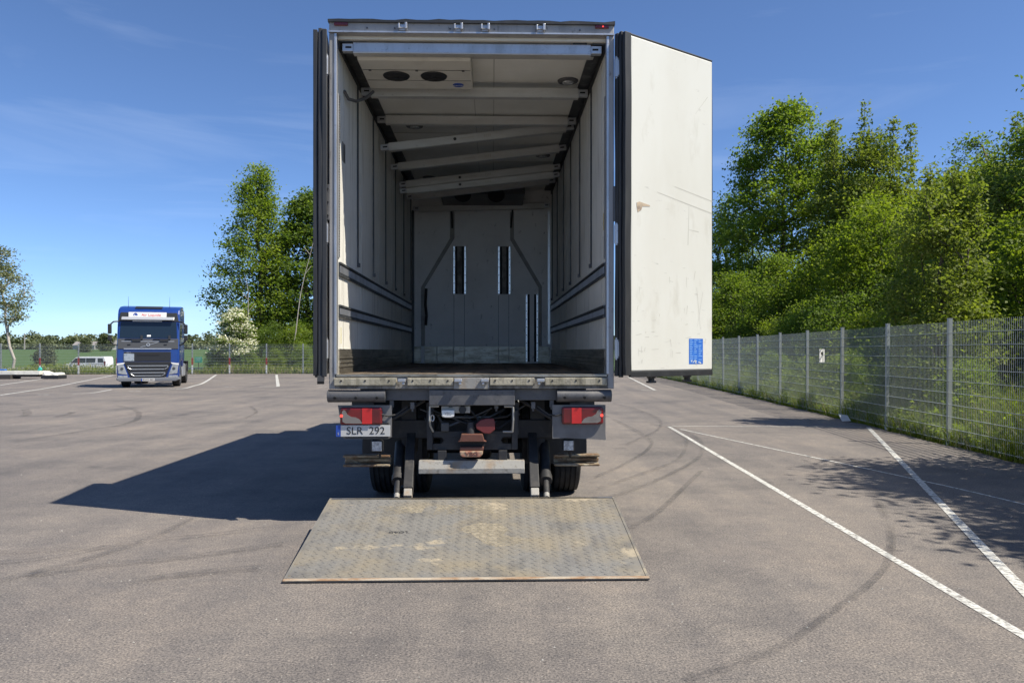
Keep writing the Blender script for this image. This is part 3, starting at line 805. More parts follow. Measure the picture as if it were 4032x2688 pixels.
PALE = [(285, 375), (310, 350), (335, 370), (350, 405), (400, 435), (450, 440), (500, 465), (535, 517), (330, 515), (295, 495)]
for s in (-1, 1):
    a, b = sorted((s * 1.220, s * .732))
    pts = [(a, 1.088), (b, 1.088), (b, .775), (a, .775)] if s < 0 else [(a, 1.088), (b, 1.088), (b, .82), (b + .004, .765), (b - .09, .772), (a + .12, .785), (a, .78)]
    if s < 0: pts = [(a, 1.088), (b, 1.088), (b, .80), (b - .03, .782), (a + .05, .782)]
    lpz = T('lamp_panel', MB().prism(pts, 'y', .020, .030), mat('lamp_panel_paint' , (.165, .16, .158), .6, .05, [(6, (.11, .105, .10), .45, .7, ONE, .8)]))
    a, b = sorted((s * 1.197, s * .8155))
    tl = T('tail_lamp', MB().box(a, b, -.018, .0195, .912, 1.071), m_redlens, bevel=.022)
    MB().box(*sorted((s * .905, s * .995)), -.0215, -.0185, .922, 1.062).build('bright_segment', m_redbright, tl, .004)  # brighter red band across the lens, slightly emissive
    poly = [((-1.386 + .000737 * zx) * (-s), 1.3065 - .000737 * zy) for zx, zy in PALE]
    if s > 0: poly = poly[::-1]
    MB().prism(poly, 'y', -.0212, -.0186).build('reverse_lens', m_lensclear, tl)
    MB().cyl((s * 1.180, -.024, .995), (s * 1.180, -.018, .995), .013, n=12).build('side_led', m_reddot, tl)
    T('lamp_cable', MB().tube([(s * .82, .0, 1.005), (s * .76, .0, .99), (s * .70, .04, 1.0), (s * .60, .10, 1.07)], .008, 6), m_rubber, smooth=True)
    T('lamp_bracket', MB().box(*sorted((s * .9, s * 1.06)), .035, .10, 1.02, 1.11), m_dark)
    # square work lamp
    wx = -.872 if s < 0 else .885
    wk = T('work_lamp', MB().box(wx - .058, wx + .058, .055, .11, .655, .768), m_cabdark, bevel=.02)
    MB().box(wx - .044, wx + .044, .049, .054, .668, .755).build('lamp_lens', m_glasslens, wk, .012)
    T('lamp_stalk', MB().cyl((wx + .02, .09, .655), (wx + .02, .12, .60), .012, n=8), m_dark)
# number plate
pl = T('number_plate', MB().box(-1.190, -.742, -.004, .002, .806, .909), m_plate, bevel=.002)
MB().box(-1.232, -1.1905, -.004, .002, .806, .909).build('blue_band', m_plateblue, pl)
text_obj('lettering', 'SLR  292', .094, m_ink, pl, (-.964, -.005, .857), (R(90), 0, 0), .0012, sx=1.03)
text_obj('country_letter', 'S', .03, m_plate, pl, (-1.211, -.005, .832), (R(90), 0, 0), .0012)
T('plate_bracket', MB().box(-1.15, -.76, .003, .018, .79, .93), m_dark)

# rear under-run bars
cprof = [(.10, .515), (.135, .512), (.135, .535), (.112, .545), (.150, .566), (.112, .588), (.135, .60), (.135, .62), (.10, .618), (.175, .60), (.175, .535)]
for x0, x1 in ((-1.195, -.762), (.757, 1.182)):
    mb = MB()
    yc = .12
    mb.box(x0, x1, yc, yc + .10, .598, .620).box(x0, x1, yc, yc + .10, .512, .534).box(x0 + .001, x1 - .001, yc + .09, yc + .105, .535, .597).box(x0 + .12, x1 - .002, yc + .055, yc + .0895, .553, .58)
    T('under_run_stub', mb, m_rust, bevel=.008)
T('under_run_bar', MB().prism([(.02, .462), (.02, .506), (.055, .578), (.14, .578), (.14, .462)], 'x', -.49, .478), m_galv, bevel=.005)
for x in (-.28, .28):
    T('bar_hanger', MB().box(x - .04, x + .04, .08, .12, .578, .665), m_dark, bevel=.004)

# tow coupling
def TXc(zx): return -.5537 + .00061916 * zx
def TZc(zy): return 1.3529 - .00061916 * zy
yc = .14
T('tow_plate', MB().box(TXc(300), TXc(1480), yc, yc + .03, TZc(920), TZc(835)), m_dark)
T('tow_plate', MB().box(TXc(300), TXc(1480), yc, yc + .03, TZc(1110), TZc(1020)), m_dark)
T('tow_plate', MB().prism([(TXc(430), TZc(921)), (TXc(1350), TZc(921)), (TXc(1318), TZc(970)), (TXc(1350), TZc(1019)), (TXc(430), TZc(1019)), (TXc(470), TZc(970))], 'y', yc + .0005, yc + .0295), m_dark)
for a, b in ((215, 298), (1482, 1570)):
    T('tow_bracket', MB().box(TXc(a), TXc(b), yc - .02, yc + .14, TZc(1108), TZc(520)), m_dark, bevel=.004)
lowt = mat('bracket_steel', (.40, .39, .36), .5, .4)
T('cable_guard', MB().tube([(TXc(405), .02, TZc(445)), (TXc(270), .02, TZc(445)), (TXc(266), .02, TZc(660)), (TXc(272), .06, TZc(740)), (TXc(310), .10, TZc(830))], .009, 8), lowt, smooth=True)
T('cable_guard', MB().tube([(TXc(1365), .02, TZc(450)), (TXc(1498), .02, TZc(452)), (TXc(1500), .02, TZc(650)), (TXc(1488), .06, TZc(830)), (TXc(1350), .09, TZc(833))], .009, 8), lowt, smooth=True)
lk = [(TXc(308) + .015 * math.cos(t), .03, TZc(620) + .028 * math.sin(t)) for t in [k * math.pi / 6 for k in range(13)]]
T('chain_link', MB().tube(lk, .005, 6), m_alu)
T('socket_bracket', MB().box(TXc(435), TXc(860), .07, .078, TZc(550), TZc(450)), lowt)
so = T('white_socket', MB().prism([(TXc(445), TZc(500)), (TXc(632), TZc(500)), (TXc(630), TZc(596)), (TXc(585), TZc(612)), (TXc(490), TZc(612)), (TXc(447), TZc(598))], 'y', .01, .068), m_white, bevel=.008)
text_obj('socket_lettering', 'VBG', .034, lowt, so, (TXc(540), .0085, TZc(552)), (R(90), 0, 0), .001)
T('black_socket', MB().cyl((TXc(750), .02, TZc(500)), (TXc(750), .069, TZc(500)), .034, n=16), m_cabdark, smooth=True)
T('grey_socket', MB().box(TXc(425), TXc(548), .08, .139, TZc(830), TZc(695)), m_cabgrey, bevel=.012)
T('release_lever', MB().prism([(TXc(a), TZc(b)) for a, b in ((945, 715), (1020, 650), (1100, 630), (1210, 630), (1232, 700), (1228, 800), (1150, 860), (1060, 850), (950, 780))], 'y', .04, .10), m_redlever, bevel=.008)
T('coupling_body', MB().cyl((TXc(870), .08, TZc(860)), (TXc(870), .08, TZc(690)), .045, .03, 14), m_dark, smooth=True)
T('coupling_jaw', MB().prism([(TXc(a), TZc(b)) for a, b in ((735, 852), (1045, 852), (1070, 945), (1105, 962), (680, 962), (710, 940))], 'y', -.02, .138), m_hubred, bevel=.012)
T('coupling_mouth', MB().box(TXc(690), TXc(1080), .05, .135, TZc(1040), TZc(963)), m_black)
T('coupling_jaw', MB().prism([(TXc(a), TZc(b)) for a, b in ((715, 1042), (1065, 1042), (1060, 1098), (710, 1098))], 'y', .0, .138), m_hubred, bevel=.008)
lj = T('jaw_nose', MB().prism([(TXc(a), TZc(b)) for a, b in ((708, 1101), (1052, 1101), (1048, 1150), (1010, 1190), (750, 1190), (716, 1160))], 'y', -.01, .10), m_hubpink, bevel=.008)
text_obj('jaw_lettering', 'VBG', .05, m_hubred, lj, (TXc(885), -.0115, TZc(1143)), (R(90), 0, 0), .0015, sx=1.25)

# chassis, axle and wheels
for s in (-1, 1):
    a, b = sorted((s * .36, s * .43))
    T('chassis_rail', MB().box(a, b, .18, 9.2, .80, 1.10), m_dark)
T('subframe', MB().box(-1.1, 1.1, .5, 6.5, 1.12, 1.225), m_black)
T('cross_member', MB().box(-.9, .9, .40, .52, .74, .92), m_dark, bevel=.01)
for yy in (2.9, 4.2, 5.5):
    T('cross_member', MB().box(-.359, .359, yy, yy + .1, .85, 1.0), m_dark)
T('gear_case', MB().box(-.34, .34, .75, 1.35, .62, 1.115), m_black, bevel=.03)
T('spare_carrier', MB().box(-.355, .355, 2.2, 2.5, .70, 1.11), m_black)
T('rear_axle', MB().cyl((-.6, 1.68, .52), (.6, 1.68, .52), .09, n=16), m_dark)
T('differential', MB().lathe([(-.2, .02), (-.16, .14), (0, .19), (.16, .14), (.2, .02)], (0, 1.68, .52), 'x', 20), m_dark, smooth=True)
def wheel(xc, yy, w, r, parent, side, tread=True):
    h = w / 2
    prof = [(-h * .8, r * .55), (-h, r * .62), (-h, r * .86), (-h * .88, r * .97)]
    if tread:
        for g in (-.55, -.18, .18, .55):
            prof += [(h * (g - .06), r), (h * (g - .05), r - .012), (h * (g + .05), r - .012), (h * (g + .06), r)]
    prof += [(h * .88, r * .97), (h, r * .86), (h, r * .62), (h * .8, r * .55)]
    e = bpy.data.objects.new('wheel', None); C.objects.link(e); e.parent = parent; e.location = (xc, yy, r); e.empty_display_size = .1
    MB().lathe(prof, (0, 0, 0), 'x', 40).build('tyre', m_tyre, e, 0, True)
    f = side
    MB().lathe([(f * h * .7, r * .56), (f * h * .75, r * .52), (f * h * .2, r * .42), (f * h * .3, r * .2), (f * h * .7, r * .18), (f * h * .7, .0005)], (0, 0, 0), 'x', 28).build('rim', m_silver, e, 0, True)
for s in (-1, 1):
    wheel(s * .995, 1.70, .30, .52, truck, s)
    wheel(s * .66, 1.70, .30, .52, truck, -s)
    wheel(s * 1.02, 8.30, .32, .52, truck, s)
    arc = MB(); n = 12
    for i in range(n):
        t0, t1 = R(-15 + 200 * i / n), R(-15 + 200 * (i + 1) / n)
        p = []
        for t, rr_ in ((t0, .60), (t1, .60), (t1, .615), (t0, .615)):
            p.append((1.70 - rr_ * math.cos(t), .55 + rr_ * math.sin(t)))
        arc.prism(p, 'x', *sorted((s * .50, s * 1.18)))
    T('mudguard', arc, m_dark)
    T('mud_flap', MB().box(*sorted((s * .55, s * 1.17)), 1.04, 1.055, .44, .80), m_rubber)
T('side_guard', MB().box(-1.22, -1.19, 2.6, 6.2, .55, .72).box(-1.22, -1.19, 2.6, 6.2, .85, 1.0), m_alu)
T('side_guard', MB().box(1.19, 1.22, 2.6, 6.2, .55, .72).box(1.19, 1.22, 2.6, 6.2, .85, 1.0), m_alu)
T('fuel_tank', MB().box(-1.15, -.5, 4.6, 5.9, .45, 1.05), m_alu, bevel=.08)
# refrigeration unit and cab, in front of the box
T('refrigeration_unit', MB().box(-.95, .95, 6.63, 7.15, 2.85, 4.45), m_white, bevel=.06)
cab = T('cab', MB().prism([(7.30, .55), (7.30, 3.15), (7.55, 3.55), (8.9, 3.45), (9.25, 2.3), (9.35, 1.4), (9.35, .45)], 'x', -1.22, 1.22), m_white, bevel=.06)
MB().plate(-1.1, 1.1, (9.262, 2.34), (8.925, 3.33), -.012).build('windscreen', m_glass, cab)
for s in (-1, 1):
    MB().box(*sorted((s * 1.221, s * 1.226)), 8.0, 8.95, 2.1, 2.9).build('side_window', m_glass, cab)
    MB().box(*sorted((s * 1.25, s * 1.48)), 9.05, 9.2, 1.9, 2.7).build('mirror', m_cabdark, cab, .03)

rh = random.Random(14)
for k in range(9):
    x0, x1 = rh.uniform(-.55, .55), rh.uniform(-.75, .75)
    zz0 = rh.uniform(.95, 1.10)
    pts = [(x0, .16 + rh.random() * .1, zz0), (x0 * .7 + x1 * .3, .2, zz0 - rh.uniform(.05, .18)), (x1 * .8 + x0 * .2, .24, zz0 - rh.uniform(.05, .2)), (x1, .34, zz0 - .02)]
    T('hose', MB().tube([Vector(p) for p in pts], rh.uniform(.006, .013), 7), m_rubber if k % 3 else m_darkp, smooth=True)
for x, z in ((-.74, 1.115), (-.55, 1.1), (.56, 1.1), (.73, 1.115), (-.2, 1.11), (.22, 1.1)):
    T('bracket_bolt', MB().box(x - .018, x + .018, .07, .12, z - .05, z + .01).cyl((x, .09, z - .075), (x, .09, z - .05), .010, n=6), m_darkp)

# ---- tail lift
HY, HZ, TIPY, TIPZ = -.205, .285, -1.722, .018
pf = T('tail_lift_platform', MB().prism([(HY, HZ), (TIPY, TIPZ), (TIPY + .004, TIPZ - .012), (TIPY + .12, TIPZ - .004), (HY - .02, HZ - .075), (HY, HZ - .07)], 'x', -1.245, 1.265), m_platform, label='worn steel platform with raised tread pattern')
sl = math.atan2(HZ - TIPZ, HY - TIPY)
Lp = math.hypot(HZ - TIPZ, HY - TIPY)
MP = Matrix.Translation((0.01, TIPY, TIPZ)) @ Matrix.Rotation(sl, 4, 'X')     # along-platform frame: y from tip to hinge
mb = MB(); rr = random.Random(4)
px, py = .040, .036
ny, nx = int((Lp - .10) / py), int(2.42 / px)
for j in range(ny):
    for i in range(nx):
        if rr.random() < .05: continue
        cx, cy = -1.20 + i * px + (px / 2 if j % 2 else 0), .06 + j * py
        a = R(38) if (i + j) % 2 else R(-38)
        ca, sa = math.cos(a), math.sin(a); l, w = .017, .0046
        q = [(-l, 0, 0), (0, -w, 0), (l, 0, 0), (0, w, 0), (-l * .55, 0, .0030), (l * .55, 0, .0030)]
        vs = [MP @ Vector((cx + p[0] * ca - p[1] * sa, cy + p[0] * sa + p[1] * ca, p[2] + .0002)) for p in q]
        mb.add(vs, [(0, 1, 4), (1, 5, 4), (1, 2, 5), (2, 3, 5), (3, 4, 5), (3, 0, 4)])
tp = MB.mesh(mb, 'tread_bars'); tp.materials.append(m_platform)
tag(link_mesh('tread_bars', tp, pf), kind='stuff')
def on_platform(mb, x0, x1, y0, y1, h): mb.box(x0, x1, y0, y1, .0003, h, MP); return mb
on_platform(MB(), -1.254, 1.254, -.004, .030, .003).build('tip_strip', m_lip, pf)
on_platform(MB(), -1.254, -1.235, .031, Lp, .004).build('side_strip', m_platform, pf)
on_platform(MB(), 1.235, 1.254, .031, Lp, .004).build('side_strip', m_platform, pf)
on_platform(MB(), -1.234, 1.234, Lp - .03, Lp - .001, .005).build('hinge_strip', m_kick, pf)
m_wear = make_sheet('worn_scale', (0.30, 0.262, 0.195), 3.5, 0.36, 0.56, 0.95)
for k, poly in enumerate(([(-.12, .86), (.05, .98), (.22, .97), (.30, .86), (.26, .74), (.42, .66), (.36, .56), (.20, .52), (.10, .60), (.02, .74)], [(-.32, 1.16), (.18, 1.18), (.20, 1.36), (-.30, 1.38)], [(-.95, 1.14), (-.42, 1.20), (-.40, 1.34), (-.80, 1.36)])):
    pts3 = [MP @ Vector((a, b, .0008 + .0003 * k)) for a, b in poly]
    MB().add(pts3, [tuple(range(len(pts3)))]).build('worn_patch', m_wear, pf)
lt = text_obj('stamped_lettering', 'LOAD', .045, m_darkp, pf, (0, 0, 0), (0, 0, 0), .001, sx=1.25)
lt.matrix_local = MP @ Matrix.Translation((-.565, .80, .0045)) @ Matrix.Rotation(math.pi, 4, 'Z') @ Matrix.Diagonal((1.25, 1, 1, 1))
for x0, x1 in ((-.60, -.565), (.572, .562)):
    p0, p1 = Vector((x0, .52, .82)), Vector((x1, -.17, .272))
    d = (p1 - p0).normalized(); sx_ = Vector((1, 0, 0)); up = sx_.cross(d).normalized()
    def arm(a, b, w, h):
        v = []
        for p in (a, b):
            for i, j in ((-1, -1), (1, -1), (1, 1), (-1, 1)):
                v.append(p + sx_ * w * i + up * h * j)
        return MB().add(v, [(0, 1, 2, 3), (7, 6, 5, 4), (0, 4, 5, 1), (1, 5, 6, 2), (2, 6, 7, 3), (3, 7, 4, 0)])
    T('lift_arm', arm(p0, p0.lerp(p1, .90), .042, .055), m_dark, bevel=.006)
    T('arm_knuckle', arm(p0.lerp(p1, .902), p1, .036, .045), m_galv, bevel=.006)
for x0, x1 in ((-.71, -.665), (.69, .668)):
    p0, p1 = Vector((x0, .48, .68)), Vector((x1, -.16, .272))
    cy_ = T('lift_cylinder', MB().cyl(p0, p0.lerp(p1, .70), .050, n=18).cyl(p0.lerp(p1, .62), p0.lerp(p1, .71), .058, n=18), m_dark, smooth=True)
    MB().cyl(p0.lerp(p1, .70), p0.lerp(p1, .93), .028, n=14).build('piston_rod', m_dark, cy_, 0, True)
    MB().cyl(p0.lerp(p1, .93), p1, .026, n=14).build('rod_end', m_galv, cy_, 0, True)
T('lift_torque_tube', MB().cyl((-.8, .5, .80), (.8, .5, .80), .06, n=16), m_dark, smooth=True)
for s in (-1, 1):
    T('lift_bracket', MB().box(s * .62 - .07, s * .62 + .07, .42, .6, .6, 1.1), m_dark)
    T('brace', MB().tube([(s * .45, .2, 1.12), (s * .78, .12, .93)], .018, 8), m_dark)

# ---- decking beams hung across the load space (loose things held in the tracks)
BEAMS = [(.12, 4.365, 4.365, 'bright aluminium load bar nearest the rear opening, directly under the header'),
         (1.13, 4.310, 4.310, 'level load bar crossing behind the white evaporator under the roof'),
         (2.25, 4.355, 4.355, 'level load bar right above the first tilted beam under the roof'),
         (2.52, 4.085, 4.375, 'first tilted load bar from the rear, with a dark round mark on it'),
         (3.47, 4.075, 4.365, 'second tilted load bar from the rear, standing apart from the others'),
         (4.42, 4.045, 4.335, 'third tilted load bar from the rear, upper one of a close pair'),
         (4.50, 3.965, 4.235, 'fourth tilted load bar from the rear, lower one of a close pair'),
         (5.33, 4.045, 4.335, 'fifth tilted load bar from the rear, just before the far evaporator'),
         (6.42, 4.065, 4.135, 'farthest load bar, almost touching the dark front wall')]
cs, sn = math.cos(TYAW), math.sin(TYAW)
for i, (yb_, zl, zr, lab) in enumerate(BEAMS):
    wx, wy = TX + 0 * cs - yb_ * sn, TY + yb_ * cs
    bo = thing('load_bar', lab, 'load bar', (wx, wy, (zl + zr) / 2), TYAW, 'load bars across the truck')
    ang = math.atan2(zr - zl, 2 * HW - .06)
    M = Matrix.Rotation(-ang, 4, 'Y')
    hl = (HW - .05) / math.cos(ang)
    hh = .046
    mb = MB().box(-hl + .09, hl - .09, -.035, .035, -hh, hh, M)
    mb.build('beam_body', m_beam if i else m_alu, bo, .006)
    MB().box(-hl + .09, hl - .09, -.043, .043, -hh - .010, -hh - .0005, M).build('beam_flange', m_beam, bo, .003)
    for s in (-1, 1):
        MB().box(*sorted((s * (hl - .0895), s * (hl + .01))), -.028, .028, -hh * .78, hh * .78, M).build('beam_end', m_alu, bo, .004)
        MB().box(*sorted((s * (hl - .075), s * (hl - .02))), -.0295, -.0283, -.008, .010, M).build('end_slot', m_black, bo)
    if i in (3, 5, 6):
        c = M @ Vector((-.28 if i == 3 else -.3, -.0365, .0)); MB().cyl(c, c + Vector((0, -.001, 0)), .02, n=16).build('round_mark', m_ink, bo)
    if i in (3, 4, 5, 6):
        mb = MB()
        for k in range(4):
            mb.box(.08 + k * .024, .092 + k * .024, -.0362, -.0353, -.02, .018, M)
        mb.box(-.22, -.05, -.0362, -.0353, -.006, .006, M)
        tag(mb.build('stamped_print', m_scratch, bo), kind='stuff')

# ================================================================= fences
def wire_panel(length, height, name, r=.0023):
    mb = MB()
    n = int(round(length / .05))
    for i in range(n + 1):
        x = i * length / n
        mb.add([(x - r, -r, .05), (x + r, -r, .05), (x + r, r, .05), (x - r, r, .05), (x - r, -r, height), (x + r, -r, height), (x + r, r, height), (x - r, r, height)],
               [(0, 1, 5, 4), (1, 2, 6, 5), (2, 3, 7, 6), (3, 0, 4, 7)])
    k = 0
    while .08 + k * .2 < height:
        z = .08 + k * .2
        for y in (-.0075, .0075):
            q = .0042
            mb.add([(0, y - q, z - q), (length, y - q, z - q), (length, y + q, z - q), (0, y + q, z - q), (0, y - q, z + q), (length, y - q, z + q), (length, y + q, z + q), (0, y + q, z + q)],
                   [(0, 1, 5, 4), (1, 2, 6, 5), (2, 3, 7, 6), (3, 0, 4, 7), (0, 3, 2, 1), (4, 5, 6, 7)])
        k += 1
    me = mb.mesh(name); me.materials.append(m_wire)
    return me
panel_me = wire_panel(2.5, 2.07, 'mesh_panel')
far_panel_me = wire_panel(2.5, 2.07, 'mesh_panel', .0018)
post_mb = MB().box(-.03, .03, -.03, .03, -.02, 2.12).box(-.032, .032, -.032, .032, 2.1203, 2.135)
post_me = post_mb.mesh('post'); post_me.materials.append(m_post)

rf = thing('mesh_fence', 'grey wire mesh fence on the right, in front of the dense trees', 'fence', (0, 0, 0))
pp = []
yv = -7.1
while yv < 57:
    pp.append(Vector((fence_x(yv) + .04, yv, 0))); yv += 2.5
prev = None
for p in pp:
    o = link_mesh('post', post_me, rf, p, (random.Random(int(p.y * 10)).uniform(-.007, .007), random.Random(int(p.y * 7) + 3).uniform(-.007, .007), .06))
for a, b in zip(pp[:-1], pp[1:]):
    d = b - a
    link_mesh('mesh_panel', panel_me, rf, a + Vector((-.036, 0, 0)), (0, 0, math.atan2(d.y, d.x)), (d.length / 2.5, 1, 1))

ff = thing('mesh_fence', 'far wire mesh fence behind the blue tractor, posts with red bands', 'fence', (0, 0, 0))
xs = -70.0
fp = []
while xs < 8.6:
    fp.append(Vector((xs + .57, fence_y(xs + .57) + .05, 0))); xs += 2.49
fpost = MB().box(-.035, .035, -.035, .035, -.02, 2.1).mesh('post'); fpost.materials.append(m_post)
fred = MB().box(-.042, .042, -.042, .042, .62, 1.12).mesh('red_band'); fred.materials.append(m_redband)
fwht = MB().box(-.042, .042, -.042, .042, .02, .60).mesh('white_band'); fwht.materials.append(m_whiteband)
for k, p in enumerate(fp):
    po = link_mesh('post', fpost, ff, p)
    if k % 4 != 2:
        link_mesh('red_band', fred, po); link_mesh('white_band', fwht, po)
for a, b in zip(fp[:-1], fp[1:]):
    d = b - a
    link_mesh('mesh_panel', far_panel_me, ff, a + Vector((0, -.04, 0)), (0, 0, math.atan2(d.y, d.x)), (d.length / 2.5, 1, 1))

# ================================================================= vegetation
rng = np.random.default_rng(12)

def leaf_mesh(name, pos, size, shade, rng, mats, up=0.5, aspect=.62, midx=None, droop=None):
    """one small folded leaf of four corners for each position"""
    n = len(pos)
    nrm = rng.normal(size=(n, 3)); nrm[:, 2] = np.abs(nrm[:, 2]) + up
    nrm /= np.linalg.norm(nrm, axis=1)[:, None]
    t = rng.normal(size=(n, 3))
    if droop is not None: t[:, 2] += droop
    t -= (t * nrm).sum(1)[:, None] * nrm
    t /= np.linalg.norm(t, axis=1)[:, None]
    b = np.cross(nrm, t)
    s = (size * rng.uniform(.65, 1.25, n))[:, None]
    v = np.empty((n, 4, 3))
    v[:, 0] = pos - t * s * .5
    v[:, 1] = pos + b * s * .5 * aspect + nrm * s * .10
    v[:, 2] = pos + t * s * .5
    v[:, 3] = pos - b * s * .5 * aspect + nrm * s * .10
    me = bpy.data.meshes.new(name)
    me.vertices.add(n * 4); me.loops.add(n * 4); me.polygons.add(n)
    me.vertices.foreach_set('co', v.astype(np.float32).ravel())
    me.loops.foreach_set('vertex_index', np.arange(n * 4, dtype=np.int32))
    me.polygons.foreach_set('loop_start', np.arange(0, n * 4, 4, dtype=np.int32))
    me.polygons.foreach_set('loop_total', np.full(n, 4, dtype=np.int32))
    for m in mats: me.materials.append(m)
    if midx is not None: me.polygons.foreach_set('material_index', midx.astype(np.int32))
    at = me.attributes.new('shade', 'FLOAT', 'POINT')
    at.data.foreach_set('value', np.repeat(np.clip(shade, 0, 1), 4).astype(np.float32))
    me.update(calc_edges=True)
    return me

def grow(seed, H, cb, Rr, profile, n_tips, lp, lsize, spread, trunk_r, lmat, bark, lean=(0, 0), lumps=.28, stems=1, bare=.12, bloom=None, up=.5, spiky=0):
    """trunk + limbs grown towards random points of an uneven crown; leaves in clumps round the twig ends"""
    g = np.random.default_rng(seed)
    nodes = []; parent = []; 
    def add(p, par):
        nodes.append(np.array(p, float)); parent.append(par); return len(nodes) - 1
    for st in range(stems):
        ox, oy = (0, 0) if stems == 1 else g.normal(size=2) * .18 * Rr
        last = add((ox, oy, -.1), -1)
        wob = g.normal(size=(9, 2)) * .012 * H
        top = .86 * H * (1 if st == 0 else g.uniform(.6, .95))
        for k in range(1, 9):
            f = k / 8
            sp_ = 1 + (1.2 * f if stems > 1 else 0)
            last = add((ox * sp_ + lean[0] * f + wob[k, 0], oy * sp_ + lean[1] * f + wob[k, 1], top * f), last)
    # directional lumps of the outline
    ld = g.normal(size=(14, 3)); ld /= np.linalg.norm(ld, axis=1)[:, None]; la = g.uniform(-1, 1, 14)
    clump = 2.0
    n_tips = int(n_tips / clump)
    tips = []
    while len(tips) < n_tips:
        f = g.uniform(0, 1); a = g.uniform(0, 2 * np.pi)
        d = np.array([np.cos(a), np.sin(a), (f - .5) * 1.6]); d /= np.linalg.norm(d)
        lump = min(1.32, 1 + lumps * float((la * np.clip(ld @ d, 0, 1) ** 3).sum()))
        r = Rr * profile(f) * max(.35, lump) * (g.uniform(bare, 1) ** .55)
        if g.random() > .25 + .75 * profile(f): continue
        tips.append(np.array([lean[0] * (cb + f * (H - cb)) / H + r * np.cos(a), lean[1] * (cb + f * (H - cb)) / H + r * np.sin(a), cb + f * (H - cb) - .25 * r * (1 - f)]))
    spikes = []
    for k in range(spiky):
        a = g.uniform(0, 2 * np.pi); r = Rr * .75 * g.random() ** .5
        z0 = H * (g.uniform(.90, .97) - .16 * (r / Rr))
        for q in range(8):
            tips.append(np.array([r * np.cos(a) + .04 * q * np.cos(a * 3), r * np.sin(a), z0 + q * .030 * H])); spikes.append(tips[-1])
    tips.sort(key=lambda p: np.hypot(p[0], p[1]) + .15 * abs(p[2] - .5 * H))
    is_tip = []
    for p in tips:
        A = np.array(nodes)
        dv = p - A
        dist = np.linalg.norm(dv, axis=1) + np.where(dv[:, 2] < .15 * np.hypot(dv[:, 0], dv[:, 1]), 1.4, 0)
        dist[A[:, 2] < .12 * H] += 2
        j = int(np.argmin(dist)); a = nodes[j]; L = np.linalg.norm(p - a)
        if L > .9:
            m1 = add(a + (p - a) * .4 + g.normal(size=3) * .05 * L + np.array([0, 0, .05 * L]), j)
            m2 = add(a + (p - a) * .75 + g.normal(size=3) * .04 * L + np.array([0, 0, .04 * L]), m1)
            j = m2
        is_tip.append(add(p, j))
    cnt = np.zeros(len(nodes))
    for i in range(len(nodes) - 1, -1, -1):
        cnt[i] += 1
        if parent[i] >= 0: cnt[parent[i]] += cnt[i]
    rad = trunk_r * (cnt / cnt.max()) ** .5
    rad = np.maximum(rad, .006)
    mb = MB()
    for i, p in enumerate(parent):
        if p < 0: continue
        r1 = rad[i]; r0 = min(rad[p], r1 * 1.7)
        mb.cyl(nodes[p], nodes[i], r0, r1, 6 if r0 > .04 else 4, False)
    me_t = bpy.data.meshes.new('trunk'); me_t.from_pydata(mb.v, [], mb.f); me_t.materials.append(bark); me_t.update()
    for pgn in me_t.polygons: pgn.use_smooth = True
    T_ = np.array([nodes[i] for i in is_tip])
    lp = lp * clump; spread = spread * 1.3
    sp_flag = np.array([any(q_ is p_ for q_ in spikes) for p_ in tips]) if spikes else np.zeros(len(T_), bool)
    k = np.where(sp_flag, g.poisson(lp * .30, len(T_)), g.poisson(lp, len(T_))).clip(3)
    idx = np.repeat(np.arange(len(T_)), k)
    off = g.normal(size=(len(idx), 3)) * spread * np.array([1, 1, .52]) * np.where(sp_flag, .42, 1.0)[idx][:, None]
    pos = T_[idx] + off
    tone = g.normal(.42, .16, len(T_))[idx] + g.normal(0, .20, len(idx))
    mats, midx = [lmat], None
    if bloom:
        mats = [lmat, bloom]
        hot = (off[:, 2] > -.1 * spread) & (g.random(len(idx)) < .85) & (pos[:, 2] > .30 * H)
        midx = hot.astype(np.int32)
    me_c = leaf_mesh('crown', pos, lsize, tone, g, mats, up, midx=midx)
    return me_t, me_c

P_round = lambda f: math.sin(math.pi * min(1, max(0, .12 + .86 * f))) ** .6
P_egg = lambda f: (math.sin(math.pi * (.10 + .88 * f ** .8))) ** .7
P_cone = lambda f: max(.10, min(1, 2.6 * f + .45)) * (1.02 - f) ** .62
P_bush = lambda f: max(.1, (1 - .92 * f ** 2.2)) ** .7

def tree(name, label, cat, meshes, loc, rz=0, sc=1, group=None, sxy=None):
    e = thing(name, label, cat, loc, rz, group)
    sxy = sc if sxy is None else sxy
    link_mesh('trunk', meshes[0], e, scale=(sxy, sxy, sc))
    link_mesh('crown', meshes[1], e, scale=(sxy, sxy, sc))
    return e

# kinds (unit: metres, scaled a little at each place)
K_tall = grow(21, 19.4, 2.6, 4.9, P_egg, 780, 66, .25, .38, .28, m_leafA, m_bark, lumps=.35)
K_mid = grow(22, 15.0, 2.0, 4.2, P_round, 640, 66, .22, .36, .22, m_leafC, m_bark, spiky=7, lumps=.35)
K_spiky = grow(23, 5.6, .6, 1.35, P_round, 300, 62, .10, .17, .08, m_leafC, m_bark, spiky=9)
K_yellow = grow(24, 7.4, .4, 2.7, P_round, 480, 66, .145, .26, .12, m_leafD, m_bark)
K_oak = grow(25, 11.5, 2.2, 4.2, P_round, 620, 70, .16, .32, .24, m_leafB, m_bark, lumps=.4)
K_olive = grow(26, 6.4, .5, 2.1, P_round, 420, 64, .115, .23, .10, m_leafC, m_bark)
K_dark = grow(27, 14.4, .9, 3.4, P_egg, 380, 50, .20, .36, .20, m_leafB, m_bark, stems=3, bare=.3)
K_under = grow(37, 6.6, .3, 2.9, P_bush, 480, 62, .14, .27, .10, m_leafA, m_bark, stems=3)
